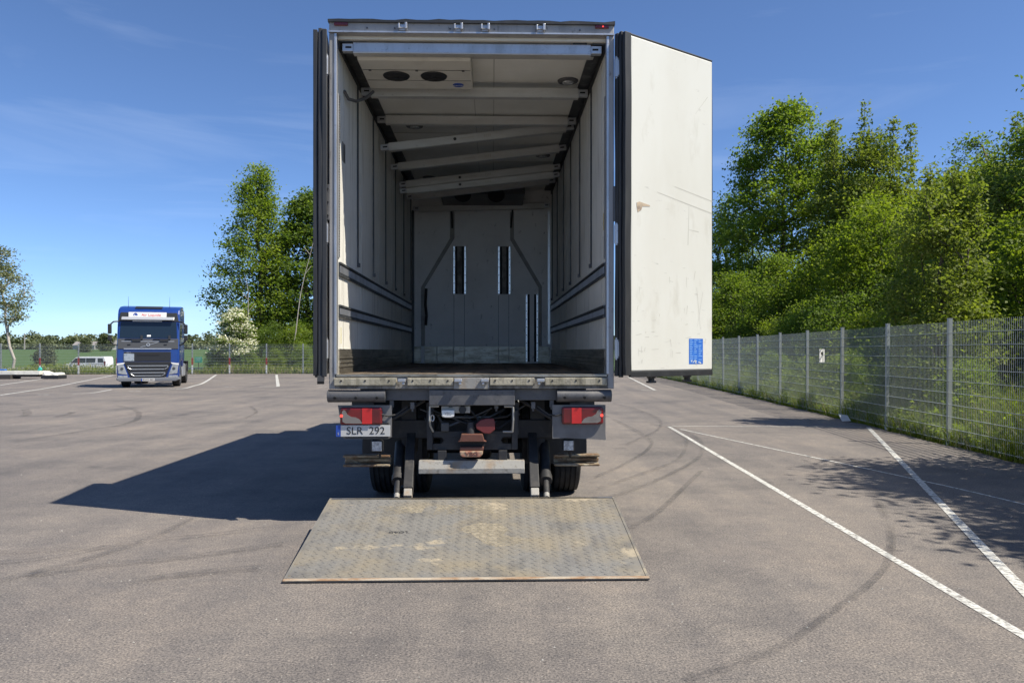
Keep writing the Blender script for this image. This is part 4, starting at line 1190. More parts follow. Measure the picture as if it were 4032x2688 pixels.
K_shrubA = grow(28, 2.9, .15, 1.35, P_bush, 230, 66, .085, .17, .05, m_leafA, m_bark, stems=3)
K_shrubB = grow(29, 2.5, .1, 1.25, P_bush, 210, 66, .08, .16, .05, m_leafD, m_bark, stems=3)
K_shrubC = grow(30, 3.2, .15, 1.5, P_bush, 240, 66, .09, .18, .05, m_leafB, m_bark, stems=3)
K_alder = grow(31, 17.6, 3.6, 3.7, P_cone, 760, 30, .24, .36, .30, m_leafA, m_bark, lumps=.45)
K_alder2 = grow(32, 15.4, 1.6, 3.8, P_egg, 560, 60, .29, .42, .26, m_leafB, m_bark, lumps=.4)
K_haw = grow(33, 4.9, .6, 2.0, P_bush, 320, 64, .17, .20, .08, m_leafB, m_bark, stems=3, bloom=m_bloom)
K_birch = grow(34, 9.2, 3.9, 1.45, P_egg, 230, 28, .17, .27, .10, m_leafP, m_birch, lean=(-.9, 0))
K_far = grow(35, 5.5, .3, 2.4, P_round, 200, 44, .40, .34, .10, m_leafF, m_bark)

GR = 'trees behind the right fence'
TREES = [(K_tall, 19.6, 55.0, .4, 1.0, 'tallest fresh green tree, just right of the open white truck door'),
    (K_dark, 18.0, 63.0, 1.1, 1.0, 'dark sparse tree showing right at the edge of the white door'),
    (K_mid, 22.6, 48.0, 2.0, 1.0, 'olive tree with upright shoots right of the tallest tree'),
    (K_yellow, 15.0, 31.0, .7, 1.0, 'broad yellow-green tree in the middle of the right tree belt'),
    (K_spiky, 8.95, 15.9, 1.9, .86, 'small tree with long spiky shoots standing against the sky'),
    (K_oak, 21.2, 27.5, .3, .93, 'large dark oak reaching beyond the right edge of the picture'),
    (K_olive, 14.6, 22.5, .9, 1.05, 'grey-olive tree near the right edge, before the dark oak'),
    (K_tall, 29.0, 62.0, 3.3, .84, 'tall tree deep behind the olive tree with upright shoots'),
    (K_dark, 25.5, 42.0, 4.1, .92, 'dark tree far behind the spiky shoots'),
    (K_mid, 27.5, 38.0, 5.2, .88, 'shaded tree at the back beside the oak'),
    (K_under, 14.4, 41.0, .0, 1.0, 'bushy undergrowth tree at the foot of the tallest tree'),
    (K_under, 16.9, 36.0, 1.7, 1.1, 'round undergrowth tree left of the broad yellow-green tree'),
    (K_under, 15.6, 26.0, 3.1, .95, 'low dense tree under the broad yellow-green tree'),
    (K_under, 18.6, 31.5, 4.4, 1.15, 'dense low tree filling the gap before the oak'),
    (K_oak, 19.0, 21.6, 1.4, 1.06, 'overhanging oak branch at the upper right picture corner'),
    (K_yellow, 18.2, 38.0, 1.2, 1.25, 'tall yellow-green tree between the tallest tree and the olive tree'),
    (K_yellow, 21.0, 36.5, 2.9, 1.3, 'tall yellow-green tree below the olive tree with upright shoots'),
    (K_olive, 20.8, 33.0, .2, 1.5, 'olive tree filling the gap left of the oak'),
    (K_under, 13.6, 47.0, 5.0, .95, 'undergrowth tree beside the white truck door'),
    (K_under, 15.0, 56.0, 2.2, 1.2, 'far undergrowth tree behind the white truck door edge'),
    (K_dark, 21.8, 50.0, .6, .8, 'dark tree between the tallest tree and the olive tree'),
    (K_yellow, 12.9, 18.2, 2.4, .72, 'light green tree behind the small spiky tree'),
    (K_olive, 9.25, 5.0, 2.2, 1.06, 'tree nearest the camera behind the right fence'),
    (K_olive, 10.15, 7.4, .2, 1.18, 'tree just outside the right edge of the picture'),
    (K_yellow, 12.8, 12.2, 3.9, .66, 'green tree behind the nearest visible fence post')]
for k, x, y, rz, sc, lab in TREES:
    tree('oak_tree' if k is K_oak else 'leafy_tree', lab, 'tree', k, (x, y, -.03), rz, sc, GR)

SH = [(9.9, 13.4, K_shrubA, 1.05, 'bright green shrub behind the widest fence panel at the right edge'), (10.1, 17.6, K_shrubB, 1.1, 'yellow-green shrub behind the second fence panel from the right'),
      (10.3, 19.9, K_shrubC, 1.0, 'dark shrub behind the third fence panel from the right'), (10.5, 22.5, K_shrubA, 1.1, 'fresh green shrub behind the fence near the white notice'),
      (10.7, 25.6, K_shrubB, 1.15, 'light green shrub behind the fifth fence panel from the right'), (10.9, 28.8, K_shrubC, 1.1, 'dark green shrub behind the middle of the right fence'),
      (10.9, 32.4, K_shrubA, 1.1, 'bushy shrub behind the fence close to the white door'), (11.2, 36.0, K_shrubB, 1.2, 'yellowish shrub just right of the blue door sticker'),
      (11.4, 40.0, K_shrubC, 1.1, 'low dark shrub under the sparse tree beside the door'), (11.2, 11.2, K_shrubC, 1.0, 'dark shrub in deep shade at the right picture edge'),
      (12.2, 16.0, K_shrubC, 1.35, 'tall dark shrub behind the small spiky tree'), (12.8, 14.6, K_shrubA, 1.3, 'tall light green shrub behind the others at the right edge'), (12.6, 21.0, K_shrubC, 1.4, 'tall shaded shrub before the grey-olive tree'),
      (13.0, 24.5, K_shrubA, 1.35, 'tall leafy shrub before the low dense tree'), (12.6, 29.5, K_shrubC, 1.4, 'tall shaded shrub before the broad yellow-green tree'), (12.5, 34.0, K_shrubA, 1.4, 'tall leafy shrub before the round undergrowth tree'), (9.6, 8.6, K_shrubB, .9, 'shrub outside the right edge behind the fence'),
      (8.55, 12.2, K_shrubB, .42, 'knee-high shrub close behind the widest fence panel'), (8.7, 14.5, K_shrubA, .5, 'waist-high shrub close behind the nearest fence post'), (8.75, 17.2, K_shrubB, .6, 'low bright shrub close behind the second panel from the right'), (9.0, 20.4, K_shrubA, .55, 'low bright shrub close behind the white notice'),
      (9.2, 23.6, K_shrubB, .55, 'low shrub close behind the fence, two panels past the notice'), (9.35, 27.4, K_shrubA, .55, 'low shrub close behind the far half of the right fence')]
for i, (x, y, k, sc, lab) in enumerate(SH):
    tree('shrub', lab, 'shrub', k, (x + (1.2 if x > 9.8 and y > 10 else 0), y, -.03), i * 1.3, sc, 'shrubs behind the right fence')

tree('leafy_tree', 'tall cone-shaped tree left of the truck behind the far fence', 'tree', K_alder, (-22.0, 66.0, -.4), .3, 1.02, 'trees behind the far fence')
tree('leafy_tree', 'darker tree partly hidden behind the left truck door', 'tree', K_alder2, (-18.4, 68.5, -.5), 1.3, 1.05, 'trees behind the far fence')
tree('leafy_tree', 'tree hidden by the truck body behind the far fence', 'tree', K_alder2, (-12.5, 70.0, -.5), 3.3, .92, 'trees behind the far fence')
tree('hawthorn', 'white blossoming hawthorn behind the far fence', 'tree', K_haw, (-21.0, 57.9, -.1), .5, .98)
tree('young_birch', 'slender pale birch leaning at the left picture edge', 'tree', K_birch, (-36.75, 56.0, -.05), 0, 1.0)
FS = [(-19.6, 61.5, K_shrubC, 1.25, 'dark shrub right of the blossoming hawthorn'), (-17.4, 62.0, K_shrubA, 1.3, 'green shrub behind the fence beside the left truck door'), (-15.2, 62.6, K_shrubC, 1.3, 'shrub half hidden behind the left truck door'),
      (-23.0, 59.0, K_shrubC, .6, 'small dark shrub left of the hawthorn'), (-19.6, 57.6, K_shrubB, .55, 'small yellowish shrub at the foot of the hawthorn'), (-18.5, 59.5, K_shrubB, .7, 'low light green shrub by the far fence'), (-16.4, 59.8, K_shrubA, .75, 'low leafy shrub by the far fence near the truck')]
for i, (x, y, k, sc, lab) in enumerate(FS):
    tree('shrub', lab, 'shrub', k, (x, y, -.05), i * .9, sc, 'shrubs behind the far fence')
# leaning bare birch stems before the trees
for (x, y, H, lx, lab) in ((-20.2, 60.2, 7.6, -.9, 'bare pale birch stem leaning beside the hawthorn'), (-18.0, 61.0, 12.5, 2.4, 'long pale birch stem leaning before the dark tree')):
    mb = MB(); pz = [Vector((lx * f + .12 * math.sin(f * 9), 0, H * f)) for f in [k / 8 for k in range(9)]]
    for k in range(8): mb.cyl(pz[k], pz[k + 1], .055 * (1 - k / 10), .055 * (1 - (k + 1) / 10), 7, k == 0)
    mb.tube([pz[5], pz[5] + Vector((.5, .1, .7))], .02, 5).tube([pz[6], pz[6] + Vector((-.5, .1, .6))], .02, 5)
    o = mb.build('birch_stem', m_birch, None, 0, True); o.location = (x, y, -.1)
    tag(o, lab, 'tree trunk')
tree('roadside_tree', 'round bushy tree by the road left of the white van', 'tree', K_far, (-57.0, 93.0, -1.2), .4, .74, None, .46)
tree('field_tree', 'light green tree far across the field above the van', 'tree', K_far, (-168, 300, terrain_z(-168, 300)), 1.4, 1.0)
tree('field_tree', 'bluish dark tree far across the field next to the pale house', 'tree', K_far, (-176, 330, terrain_z(-176, 330)), 2.4, 1.35)

# far wood along the horizon: one mass
def far_wood():
    g = np.random.default_rng(77)
    P, S, sz = [], [], []
    for row, (yb, hh) in enumerate(((540, 4.5), (565, 9), (600, 12.0), (660, 15.5))):
        x = -900.0
        while x < 700:
            w = g.uniform(7, 16); h = hh * g.uniform(.6, 1.1)
            n = 170
            d = g.normal(size=(n, 3)); d /= np.linalg.norm(d, axis=1)[:, None]
            q = d * g.uniform(.55, 1, n)[:, None]
            q[:, 2] = np.where(q[:, 2] < 0, q[:, 2] * .9, q[:, 2])
            low = q[:, 2] < 0
            q[low, 0] = np.sign(q[low, 0]) * np.abs(q[low, 0]) ** .5
            q = q * np.array([w * .66, 5, h * .55])
            c = np.array([x, yb + g.uniform(-8, 8), terrain_z(x, yb) + h * .45])
            P.append(c + q); S.append(np.full(n, g.uniform(.05, .85)) + g.normal(0, .12, n))
            x += w * .7
    P = np.vstack(P); S = np.concatenate(S)
    me = leaf_mesh('far_wood', P, 2.4, S, g, [m_leafF], .3, .8)
    o = link_mesh('far_wood', me); tag(o, 'distant wood along the horizon', kind='stuff')
far_wood()

# tall grass and weeds along the fences
def blades(name, pos, h, w, shade, g, mats, midx=None, lean=.35):
    n = len(pos)
    a = g.uniform(0, 2 * np.pi, n); d = np.stack([np.cos(a), np.sin(a), np.zeros(n)], 1)
    l = g.normal(size=(n, 3)) * lean; l[:, 2] = 0
    hh = (h * g.uniform(.45, 1.15, n))[:, None]; ww = np.full((n, 1), w)
    v = np.empty((n, 5, 3))
    v[:, 0] = pos - d * ww; v[:, 1] = pos + d * ww
    v[:, 2] = pos + d * ww * .7 + l * hh * .35 + np.array([0, 0, .6]) * hh
    v[:, 3] = pos - d * ww * .7 + l * hh * .35 + np.array([0, 0, .6]) * hh
    v[:, 4] = pos + l * hh + np.array([0, 0, 1.0]) * hh
    me = bpy.data.meshes.new(name)
    me.vertices.add(n * 5); me.loops.add(n * 7); me.polygons.add(n * 2)
    me.vertices.foreach_set('co', v.astype(np.float32).ravel())
    base = (np.arange(n) * 5)[:, None]
    li = np.concatenate([base + np.array([[0, 1, 2, 3]]), base + np.array([[3, 2, 4]])], 1)
    me.loops.foreach_set('vertex_index', li.astype(np.int32).ravel())
    ls = (np.arange(n) * 7)[:, None] + np.array([[0, 4]])
    me.polygons.foreach_set('loop_start', ls.astype(np.int32).ravel())
    me.polygons.foreach_set('loop_total', np.tile([4, 3], n).astype(np.int32))
    for m in mats: me.materials.append(m)
    if midx is not None: me.polygons.foreach_set('material_index', np.repeat(midx, 2).astype(np.int32))
    at = me.attributes.new('shade', 'FLOAT', 'POINT'); at.data.foreach_set('value', np.repeat(np.clip(shade, 0, 1), 5).astype(np.float32))
    me.update(calc_edges=True)
    return me
g = np.random.default_rng(8)
n = 80000
yy = 2 + 50 * g.random(n) ** 1.25
fx = np.array([fence_x(v) for v in yy])
off = np.abs(g.normal(0, 1.0, n)) * 1.1 - .02
patch = .55 + .45 * np.sin(yy * 1.7 + 2 * np.sin(yy * .53)) * np.sin(off * 3 + yy)
pos = np.stack([fx + off, yy, np.full(n, -.03)], 1)
hgt = (.34 + .62 * np.clip(off, 0, 1.0) + .15 * g.random(n)) * (.55 + .6 * patch)
me = blades('tall_grass', pos, hgt, .0065, g.normal(.42, .25, n), g, [m_grass, m_dry], (g.random(n) < .10).astype(int))
tag(link_mesh('tall_grass', me), 'tall grass and weeds along the foot of the right fence', kind='stuff')
# broad weed leaves and white flower heads among the grass
n = 20000
yy = 3 + 40 * g.random(n); cl = np.sin(yy * 2.3) + np.sin(yy * 5.1 + 1)
fx = np.array([fence_x(v) for v in yy])
off = np.abs(g.normal(.6, .7, n)); zz = g.random(n) ** 1.2 * (.5 + .45 * np.clip(cl, 0, 2)) * (.4 + np.clip(off, 0, 1.2))
mi = (g.random(n) < .02).astype(int)
me = leaf_mesh('weeds', np.stack([fx + off, yy, zz], 1), np.where(mi, .055, .10), g.normal(.6, .25, n), g, [m_leafD, m_bloom], .9, .6, mi)
tag(link_mesh('weeds', me), 'leafy weeds with white flower heads behind the right fence', kind='stuff')
# loose grit and small stones lying on the asphalt
n = 420
yy = 2.6 + 14 * g.random(n) ** 1.4; xx = (g.random(n) - .5) * (yy * 1.35)
mb = MB()
for a, b, r_ in zip(xx, yy, g.uniform(.003, .008, n)):
    mb.add([(a - r_, b - r_ * .7, .001), (a + r_, b - r_ * .5, .001), (a + r_ * .6, b + r_, .001), (a - r_ * .8, b + r_ * .8, .001), (a + r_ * .1, b, r_ * 1.1)], [(0, 1, 4), (1, 2, 4), (2, 3, 4), (3, 0, 4)])
tag(mb.build('loose_grit', mat('grit', (.42, .40, .36), .9, 0, [(3, (.2, .19, .17), .45, .55, ONE)])), 'loose grit and small stones on the asphalt', kind='stuff')
# verge behind the far fence
n = 36000
xx = -62 + 66 * g.random(n); off = .05 + np.abs(g.normal(0, 1, n)) * 3.2
yy = np.array([fence_y(v) for v in xx]) + off
zz = np.array([terrain_z(a, b) for a, b in zip(xx, yy)])
hgt = (.30 + .45 * g.random(n)) * (.7 + .5 * np.sin(xx * .7 + np.sin(xx * .23) * 3))
me = blades('verge_grass', np.stack([xx, yy, zz], 1), np.maximum(hgt, .15), .022, g.normal(.45, .25, n), g, [m_grass, m_dry], (g.random(n) < .22).astype(int))
tag(link_mesh('verge_grass', me), 'rough grass verge behind the far fence', kind='stuff')
n = 16000
xx = -62 + 38 * g.random(n); off = .5 + np.abs(g.normal(0, 1, n)) * 2.5
yy = np.array([fence_y(v) for v in xx]) + off
zz = np.array([terrain_z(a, b) for a, b in zip(xx, yy)]) + g.random(n) * (.45 + .25 * np.sin(xx * 1.1))
me = leaf_mesh('verge_weeds', np.stack([xx, yy, zz], 1), .16, g.normal(.5, .25, n), g, [m_leafC, m_bloom], .8, .6, (g.random(n) < .015).astype(int))
tag(link_mesh('verge_weeds', me), 'low leafy weeds behind the far fence left of the tractor', kind='stuff')

# ================================================================= blue tractor unit
bt = thing('tractor_unit', 'blue tractor truck without trailer parked facing the camera', 'truck', (-15.75, 33.0, 0), R(18.8))
def B(name, mb, m, parent=bt, bevel=0, smooth=False): return mb.build(name, m, parent, bevel, smooth)
prof = [(.06, .45), (.0, 1.12), (.02, 1.66), (.10, 2.10), (.27, 2.88), (.34, 3.20), (.50, 3.42), (.85, 3.53), (1.6, 3.60), (2.25, 3.62), (2.25, .85), (1.75, .85), (1.6, 1.15), (.85, 1.15), (.70, .45)]
body = B('cab_body', MB().prism(prof, 'x', -1.235, 1.235), m_blue, bevel=.07)
B('roof_hatch_panel', MB().plate(-.58, .50, (.50, 3.435), (.86, 3.545), .012), m_cabdark)
B('upper_panel', MB().plate(-1.20, 1.20, (.265, 2.86), (.345, 3.255), .020, -1.12, 1.12), m_cabdark, bevel=.02)
sb = B('lit_sign', MB().plate(-.80, .70, (.285, 3.055), (.325, 3.26), .05), m_white)
text_obj('sign_lettering', 'Air Liquide', .165, m_signred, sb, (.09, .248, 3.150), (R(79), 0, 0), .002, sx=1.05)
MB().lathe([(0, .085), (-.008, .085), (-.008, .05), (0, .05)], (-.53, .252, 3.15), 'y', 24).build('sign_emblem', m_signblue, sb)
MB().lathe([(-.004, .03), (-.012, .026), (-.012, .0005)], (-.52, .252, 3.15), 'y', 16).build('emblem_dot', m_signblue, sb)
B('sun_visor', MB().plate(-1.06, 1.02, (.10, 2.92), (.20, 3.05), .03), m_silver, bevel=.02)
B('light_bar', MB().plate(-.64, .52, (.215, 2.855), (.225, 2.895), .02), m_white, bevel=.006)
ws = B('windscreen', MB().plate(-1.14, 1.14, (.115, 2.13), (.262, 2.84), .015, -1.10, 1.10), m_glass, bevel=.02)
MB().plate(-.06, .09, (.128, 2.20), (.146, 2.275), .018).build('windscreen_card', m_paper, ws)
gp = B('dashboard_panel', MB().plate(-1.20, 1.20, (.018, 1.67), (.105, 2.115), .02, -1.19, 1.19), m_cabgrey, bevel=.02)
for x0, sx_ in ((-.55, 1), (.55, 1)):
    wp = B('wiper', MB().plate(x0 - .35, x0 + .33, (.075, 2.075), (.082, 2.11), .045).plate(x0 + .24, x0 + .33, (.085, 2.11), (.115, 2.26), .03).plate(x0 - .1, x0 + .25, (.07, 1.99), (.08, 2.07), .045), m_cabdark)
B('chrome_strip', MB().plate(-1.05, 1.03, (.088, 1.985), (.093, 2.005), .03), m_silver)
B('chrome_strip', MB().plate(-.95, .92, (.012, 1.655), (.018, 1.69), .035), m_silver)
em = B('front_emblem', MB().lathe([(0, .075), (-.02, .075), (-.02, .045), (0, .045)], (.0, .018, 1.855), 'y', 20), m_silver)
B('diagonal_bar', MB().add([(-.42, .012, 1.725), (-.40, .012, 1.715), (.40, .025, 1.955), (.38, .025, 1.965)], [(0, 1, 2, 3)]), m_silver)
for x in (-.75, .68):
    B('step_grip', MB().plate(x - .06, x + .06, (.035, 1.845), (.04, 1.875), .03), m_cabdark)
ug = B('upper_grille', MB().plate(-.95, .90, (.004, 1.14), (.018, 1.545), .022), m_cabdark, bevel=.02)
MB().plate(-.42, .46, (-.012, 1.40), (-.008, 1.465), .012).build('grille_slot', m_black, ug)
text_obj('grille_lettering', 'VOLVO', .055, m_silver, ug, (-.76, -.008, 1.515), (R(90), 0, 0), .002)
MB().plate(-.95, -.545, (-.020, 1.15), (-.012, 1.475), .012).build('clear_headlamp_cover', m_headl, ug, .01)
lg = B('lower_grille', MB().prism([(-.95, 1.115), (.92, 1.115), (.66, .44), (.55, .385), (-.55, .385), (-.70, .44)], 'y', -.035, .10), m_cabdark, bevel=.02)
for z0, z1, w in ((.78, .96, .80), (.50, .66, .68)):
    ring = MB()
    ring.box(-w, w - .02, -.062, -.0355, z1 - .026, z1).box(-w + .14, w - .16, -.062, -.0355, z0, z0 + .026)
    for s in (-1, 1):
        a, b = Vector((s * (w - .01), -.049, z1 - .012)), Vector((s * (w - .02), -.049, (z0 + z1) / 2)); c = Vector((s * (w - .14), -.049, z0 + .012))
        ring.tube([a, b, c], .0135, 6)
    ring.build('chrome_surround', m_silver, lg)
    for k in range(2):
        zz = z0 + .05 + k * .055
        MB().box(-w + .1, w - .1, -.05, -.0355, zz, zz + .022).build('grille_slat', m_cabgrey, lg, .004)
for s in (-1, 1):
    q = [(s * 1.215, 1.02), (s * .98, 1.05), (s * .80, .55), (s * 1.16, .60)]
    hl_ = B('headlamp', MB().prism(q, 'y', -.03, .12), m_headl, bevel=.02)
    MB().prism([(s * 1.225, 1.05), (s * .90, 1.09), (s * .95, 1.02), (s * 1.215, .97)], 'y', -.036, -.0305).build('brow_light', m_white, hl_)
    MB().lathe([(0, .06), (-.012, .055), (-.012, .0005)], (s * 1.02, -.031, .82), 'y', 16).build('lamp_bowl', m_cabgrey, hl_, 0, True)
    B('fog_lamp', MB().box(*sorted((s * .80, s * 1.18)), -.028, .08, .43, .53), m_headl, bevel=.015)
    B('lamp_surround', MB().prism([(s * 1.228, 1.10), (s * .93, 1.10), (s * .70, .43), (s * 1.20, .43)], 'y', -.018, .13), m_blue, bevel=.02)
    # mirrors on arms
    mx = s * 1.50
    B('mirror', MB().box(mx - .07, mx + .07, -.02, .14, 2.32, 2.74), m_cabdark, bevel=.03)
    B('mirror', MB().box(mx - .07, mx + .07, -.02, .14, 2.03, 2.27), m_cabdark, bevel=.03)
    B('mirror_arm', MB().tube([(s * 1.20, .22, 2.86), (s * 1.36, .10, 2.84), (mx, .06, 2.70)], .03, 8).tube([(s * 1.20, .12, 1.82), (s * 1.38, .08, 1.88), (mx, .06, 2.06)], .03, 8), m_cabdark)
    B('side_window', MB().box(*sorted((s * 1.236, s * 1.240)), .42, 1.25, 2.1, 2.75), m_glass)
    dh = B('cab_door', MB().box(*sorted((s * 1.2355, s * 1.246)), .28, 1.35, 1.2, 2.06), m_blue, bevel=.006)
    MB().box(*sorted((s * 1.2465, s * 1.26)), 1.15, 1.3, 1.9, 1.96).build('handle', m_cabdark, dh)
    B('step', MB().box(*sorted((s * 1.05, s * 1.22)), .65, .86, .30, 1.0), m_bumper, bevel=.02)
    B('antenna', MB().cyl((s * .83 + (-.05 if s > 0 else -.05), .78, 3.5), (s * .83 - .05, .80, 3.98), .010, .004, 6), m_cabdark)
    B('side_deflector', MB().box(*sorted((s * 1.16, s * 1.225)), 2.26, 2.75, 1.1, 3.45), m_blue, bevel=.02)
    wheel(s * 1.03, 1.25, .33, .50, bt, s)
    wheel(s * 1.03, 4.85, .30, .50, bt, s)
    wheel(s * .72, 4.85, .30, .50, bt, -s)
    B('side_tank', MB().box(*sorted((s * .55, s * 1.19)), 2.4, 3.9, .38, 1.0), m_alu, bevel=.08)
    B('rear_mudguard', MB().box(*sorted((s * .58, s * 1.20)), 4.30, 5.42, 1.06, 1.10).box(*sorted((s * .58, s * 1.20)), 5.42, 5.46, .55, 1.1), m_cabdark, bevel=.01)
    B('frame_rail', MB().box(*sorted((s * .36, s * .44)), 1.5, 6.0, .75, 1.02), m_dark)
B('fifth_wheel', MB().lathe([(0, .45), (.06, .45), (.06, .0005)], (0, 4.8, 1.05), 'z', 24), m_dark)
bp_ = B('bumper', MB().prism([(-1.235, .44), (1.235, .44), (1.235, .34), (1.1, .27), (-1.1, .27), (-1.235, .34)], 'y', -.045, .25), m_bumper, bevel=.03)
np_ = B('number_plate', MB().box(-.26, .26, -.054, -.046, .285, .40), m_plate)
MB().box(-.26, -.222, -.0555, -.0542, .286, .399).build('blue_band', m_plateblue, np_)
text_obj('lettering', 'RWC 801', .105, m_ink, np_, (.02, -.0555, .342), (R(90), 0, 0), .001)
B('front_axle', MB().cyl((-1.0, 1.25, .5), (1.0, 1.25, .5), .07, n=10), m_dark)
B('engine_sump', MB().box(-.5, .5, .5, 2.2, .42, 1.1), m_black)

# ================================================================= white van on the road
VY = fence_y(-52) + 40
VZ = terrain_z(-52, VY) + .145
van = thing('passenger_van', 'white passenger van driving left on the country road', 'van', (-52.0, VY - 1.0, VZ), R(1.5))
vp = [(.0, .42), (.02, .80), (.12, 1.02), (.95, 1.22), (1.62, 1.86), (1.95, 1.96), (4.85, 1.98), (4.98, 1.75), (5.02, 1.0), (5.02, .38), (4.45, .34), (4.35, .62), (4.02, .74), (3.7, .62), (3.6, .32), (1.55, .32), (1.45, .62), (1.12, .74), (.80, .62), (.70, .34)]
def V(name, mb, m, bevel=0, parent=van, smooth=False): return mb.build(name, m, parent, bevel, smooth)
V('van_body', MB().prism(vp, 'y', -.98, .98), m_vanwhite, .05)
for q in ([(1.08, 1.26), (1.66, 1.80), (1.86, 1.80), (1.86, 1.26)], [(1.98, 1.26), (1.98, 1.80), (2.78, 1.80), (2.78, 1.28)], [(2.84, 1.28), (2.84, 1.80), (3.92, 1.80), (3.86, 1.30)], [(4.16, 1.30), (4.16, 1.78), (4.72, 1.78), (4.82, 1.30)]):
    V('side_window', MB().prism(q, 'y', -.990, -.981), m_glass)
V('windscreen', MB().add([(.98, -.86, 1.26), (.98, .86, 1.26), (1.60, .80, 1.85), (1.60, -.80, 1.85)], [(0, 1, 2, 3)]).add([(.96, -.86, 1.28), (.96, .86, 1.28), (1.58, .80, 1.87), (1.58, -.80, 1.87)], [(0, 1, 2, 3)]), m_glass)
for x in (1.12, 4.02):
    for yy_ in (-.84, .84):
        e = bpy.data.objects.new('wheel', None); C.objects.link(e); e.parent = van; e.location = (x, yy_, .33)
        MB().lathe([(-.11, .2), (-.12, .30), (-.10, .33), (.10, .33), (.12, .30), (.11, .2)], (0, 0, 0), 'y', 24).build('tyre', m_tyre, e, 0, True)
        MB().lathe([(-.09, .21), (-.07, .12), (-.09, .0005)], (0, 0, 0), 'y', 20).build('rim', m_silver, e, 0, True)
V('headlamp', MB().prism([(.05, .92), (.06, .80), (.42, .92), (.40, 1.02)], 'y', -.990, -.975), m_cabgrey)
V('tail_lamp', MB().box(4.86, 5.03, -.990, -.93, .95, 1.45), m_redlens)
V('mirror', MB().box(1.25, 1.38, -1.18, -1.0, 1.24, 1.46), m_cabdark, .03)
V('side_moulding', MB().box(.75, 4.6, -.992, -.981, .62, .69), m_cabgrey)
V('side_print', MB().box(1.35, 1.75, -.9855, -.981, .84, 1.02), m_cabgrey)
V('sliding_door_rail', MB().box(2.9, 4.75, -.988, -.981, 1.12, 1.15), m_cabgrey)

# ================================================================= small things
# wrapped bundle on sleepers at the left
bn = thing('wrapped_bundle', 'long white wrapped bundle lying on dark sleepers at the left edge', 'bundle', (-28.0, 43.5, 0), R(3))
mb = MB(); rr = random.Random(2)
vs = []; n = 14
for i in range(n + 1):
    x = -5 + 6.2 * i / n; j = rr.uniform(-.02, .02)
    vs += [(x, -.35 + j, .24), (x, .4 - j, .24), (x, .38, .44 + j), (x, -.33, .46 - j)]
fs = [(0, 1, 2, 3), (4*n+3, 4*n+2, 4*n+1, 4*n)]
for i in range(n):
    for k in range(4): fs.append((4*i+k, 4*i+(k+1) % 4, 4*i+4+(k+1) % 4, 4*i+4+k))
mb.add(vs, fs).build('wrapped_beam', m_tarp, bn, .02)
for x in (-3.2, -.6): MB().box(x - .5, x + .3, -.5, .5, 0.005, .235).build('sleeper', m_wood, bn, .01)
MB().box(-4.8, 1.0, -.28, .3, .12, .236).build('lower_layer', m_wood, bn)
eb = thing('wrapped_sack', 'short crumpled white sack on black pallet beside the long bundle', 'sack', (-26.2, 43.6, 0), 0)
mb = MB(); vs = []
for i in range(6):
    x = -.45 + .9 * i / 5; h = .40 + rr.uniform(-.06, .05) - .05 * i / 5
    vs += [(x, -.38 + rr.uniform(-.04, .04), .20), (x, .38, .20), (x, .30, h), (x, -.28, h + rr.uniform(-.03, .03))]
fs = [(0, 1, 2, 3), (23, 22, 21, 20)]
for i in range(5):
    for k in range(4): fs.append((4*i+k, 4*i+(k+1) % 4, 4*i+4+(k+1) % 4, 4*i+4+k))
mb.add(vs, fs).build('sack_body', m_tarp, eb, .03)
MB().box(-.5, .5, -.42, .42, .005, .198).build('black_pallet', m_cabdark, eb, .02)
o = MB().prism([(-.2, 0), (.15, 0), (.2, .12), (.12, .3), (-.02, .36), (-.12, .2)], 'y', -.12, .12).build('teal_bag', m_teal, None, .05)
o.location = (-27.0, 43.6, .46); o.scale = (.6, .6, .6); tag(o, 'small teal bag lying on the white wrapped bundle', 'bag')
o = MB().box(-.25, .2, -.1, .1, 0, .09).build('blue_cloth', mat('cloth_blue', (.04, .14, .42), .7), None, .03)
o.location = (-29.0, 43.4, .462); tag(o, 'small blue cloth on the long white bundle', 'cloth')

# guard rail along the near side of the road
gr = thing('guard_rail', 'pale steel guard rail along the road beyond the far fence', 'guard rail', (0, 0, 0))
xr = -78.0; k = 0
while xr < -24:
    ya, yb2 = fence_y(xr) + 15, fence_y(xr + 4) + 15
    MB().add([(xr, ya, -.02), (xr + 3.99, yb2, -.02), (xr + 3.99, yb2 + .08, -.02), (xr, ya + .08, -.02), (xr, ya, .12), (xr + 3.99, yb2, .12), (xr + 3.99, yb2 + .08, .12), (xr, ya + .08, .12)],
             [(0, 3, 2, 1), (4, 5, 6, 7), (0, 1, 5, 4), (1, 2, 6, 5), (2, 3, 7, 6), (3, 0, 4, 7)]).build('rail_section', m_whiteband, gr)
    MB().box(xr - .05, xr + .05, ya + .09, ya + .19, -1.0, .08).build('rail_post', m_post, gr)
    xr += 4
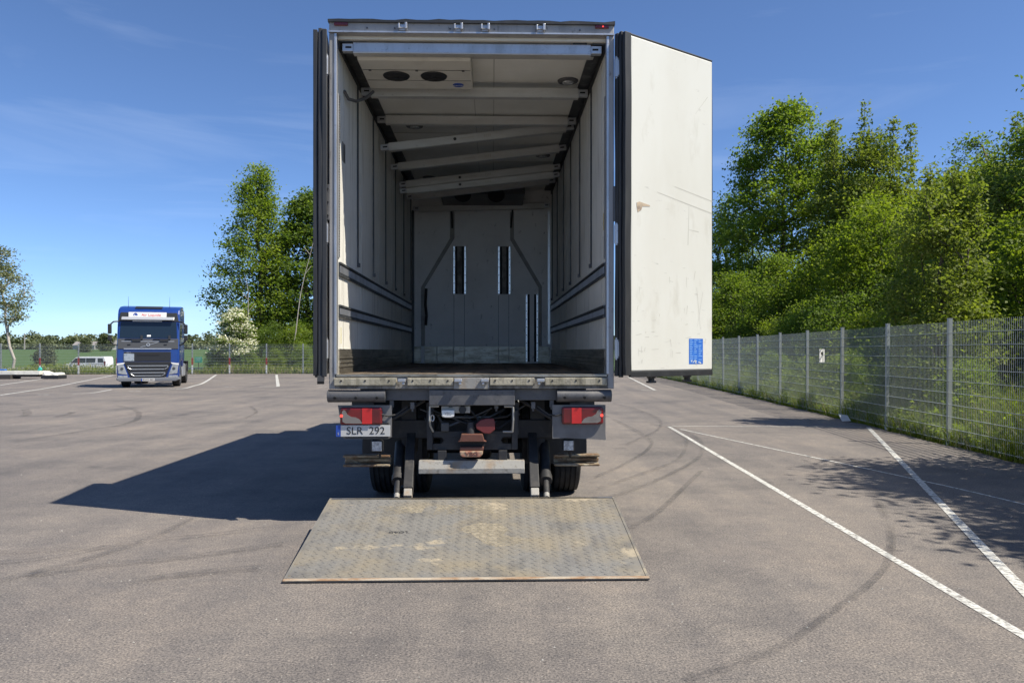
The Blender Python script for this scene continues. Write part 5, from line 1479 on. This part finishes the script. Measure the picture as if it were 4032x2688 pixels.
# green sign behind the far fence
gs = thing('green_sign', 'small green sign on a post behind the far fence by the tractor', 'sign', (-25.3, 61.5, -.1), 0)
MB().box(-.30, .30, -.015, .015, .75, 1.20).build('sign_panel', m_green, gs, .01)
MB().box(-.20, .20, -.02, -.0155, 1.06, 1.10).build('print_line', m_whiteband, gs)
MB().box(-.16, .16, -.02, -.0155, .93, .95).build('print_line', m_whiteband, gs)
MB().cyl((0, .04, -.1), (0, .04, 1.1), .03, n=8).build('sign_post', m_wood, gs)
o = MB().cyl((0, 0, -.1), (.04, 0, 1.0), .05, .05, 10).cyl((.04, 0, 1.0), (.04, 0, 1.04), .05, .02, 10).build('marker_post', m_whiteband)
o.location = (-53.6, 88.0, terrain_z(-53.6, 88)); tag(o, 'white roadside marker post left of the van', 'post')
# paper on the fence, litter on the ground
nt = thing('paper_notice', 'white paper notice with dark print hung on the right fence', 'notice', (fence_x(19.1) - .012, 19.1, 1.30), math.atan2(19.1, 7.8) - R(40))
MB().box(-.09, .09, -.004, .0, 0, .33).build('paper', m_paper, nt)
MB().lathe([(0, .045), (-.001, .044), (-.001, .0005)], (0, -.0045, .22), 'y', 16).build('print_blob', m_ink, nt)
o = MB().add([(0, 0, .01), (.30, .05, .02), (.26, .22, .16), (-.02, .18, .20), (.01, .02, 0.0), (.31, .06, .005), (.27, .24, .15), (-.03, .20, .19)],
             [(0, 1, 2, 3), (7, 6, 5, 4), (0, 4, 5, 1), (1, 5, 6, 2), (2, 6, 7, 3), (3, 7, 4, 0)]).build('paper_litter', m_paper)
o.location = (fence_x(17.0) - .28, 17.0, .01); o.scale = (.7, .7, .8); tag(o, 'crumpled white paper lying at the corner of the painted bay', 'litter')
# far house, barn, utility pole
def house(loc, w, d, h, rh, rz, label):
    e = thing('house', label, 'house', loc, rz)
    MB().box(-w / 2, w / 2, -d / 2, d / 2, -.6, h).build('wall', m_house, e)
    MB().prism([(-w / 2 - .3, h + .001), (w / 2 + .3, h + .001), (0, h + rh)], 'y', -d / 2 - .3, d / 2 + .3).build('roof', m_roof, e)
    for x in (-w / 4, w / 4):
        MB().box(x - .5, x + .5, -d / 2 - .05, -d / 2 - .002, 1.0, 2.3).build('window', m_glass, e)
house((-205, 390, terrain_z(-205, 390)), 5.0, 9, 2.6, 2.3, R(60), 'pale gabled house far across the field')
house((-248, 445, terrain_z(-248, 445)), 6.0, 14, 2.4, 2.2, R(80), 'low barn with pale roof far left of the gabled house')
up_ = thing('utility_pole', 'tall thin utility pole far across the field', 'pole', (-275, 430, terrain_z(-275, 430)), 0)
MB().cyl((0, 0, -.3), (0, 0, 9.0), .35, .28, 8).build('pole_shaft', m_roof, up_)
MB().box(-1.0, 1.0, -.15, .15, 8.2, 8.5).build('cross_arm', m_roof, up_)
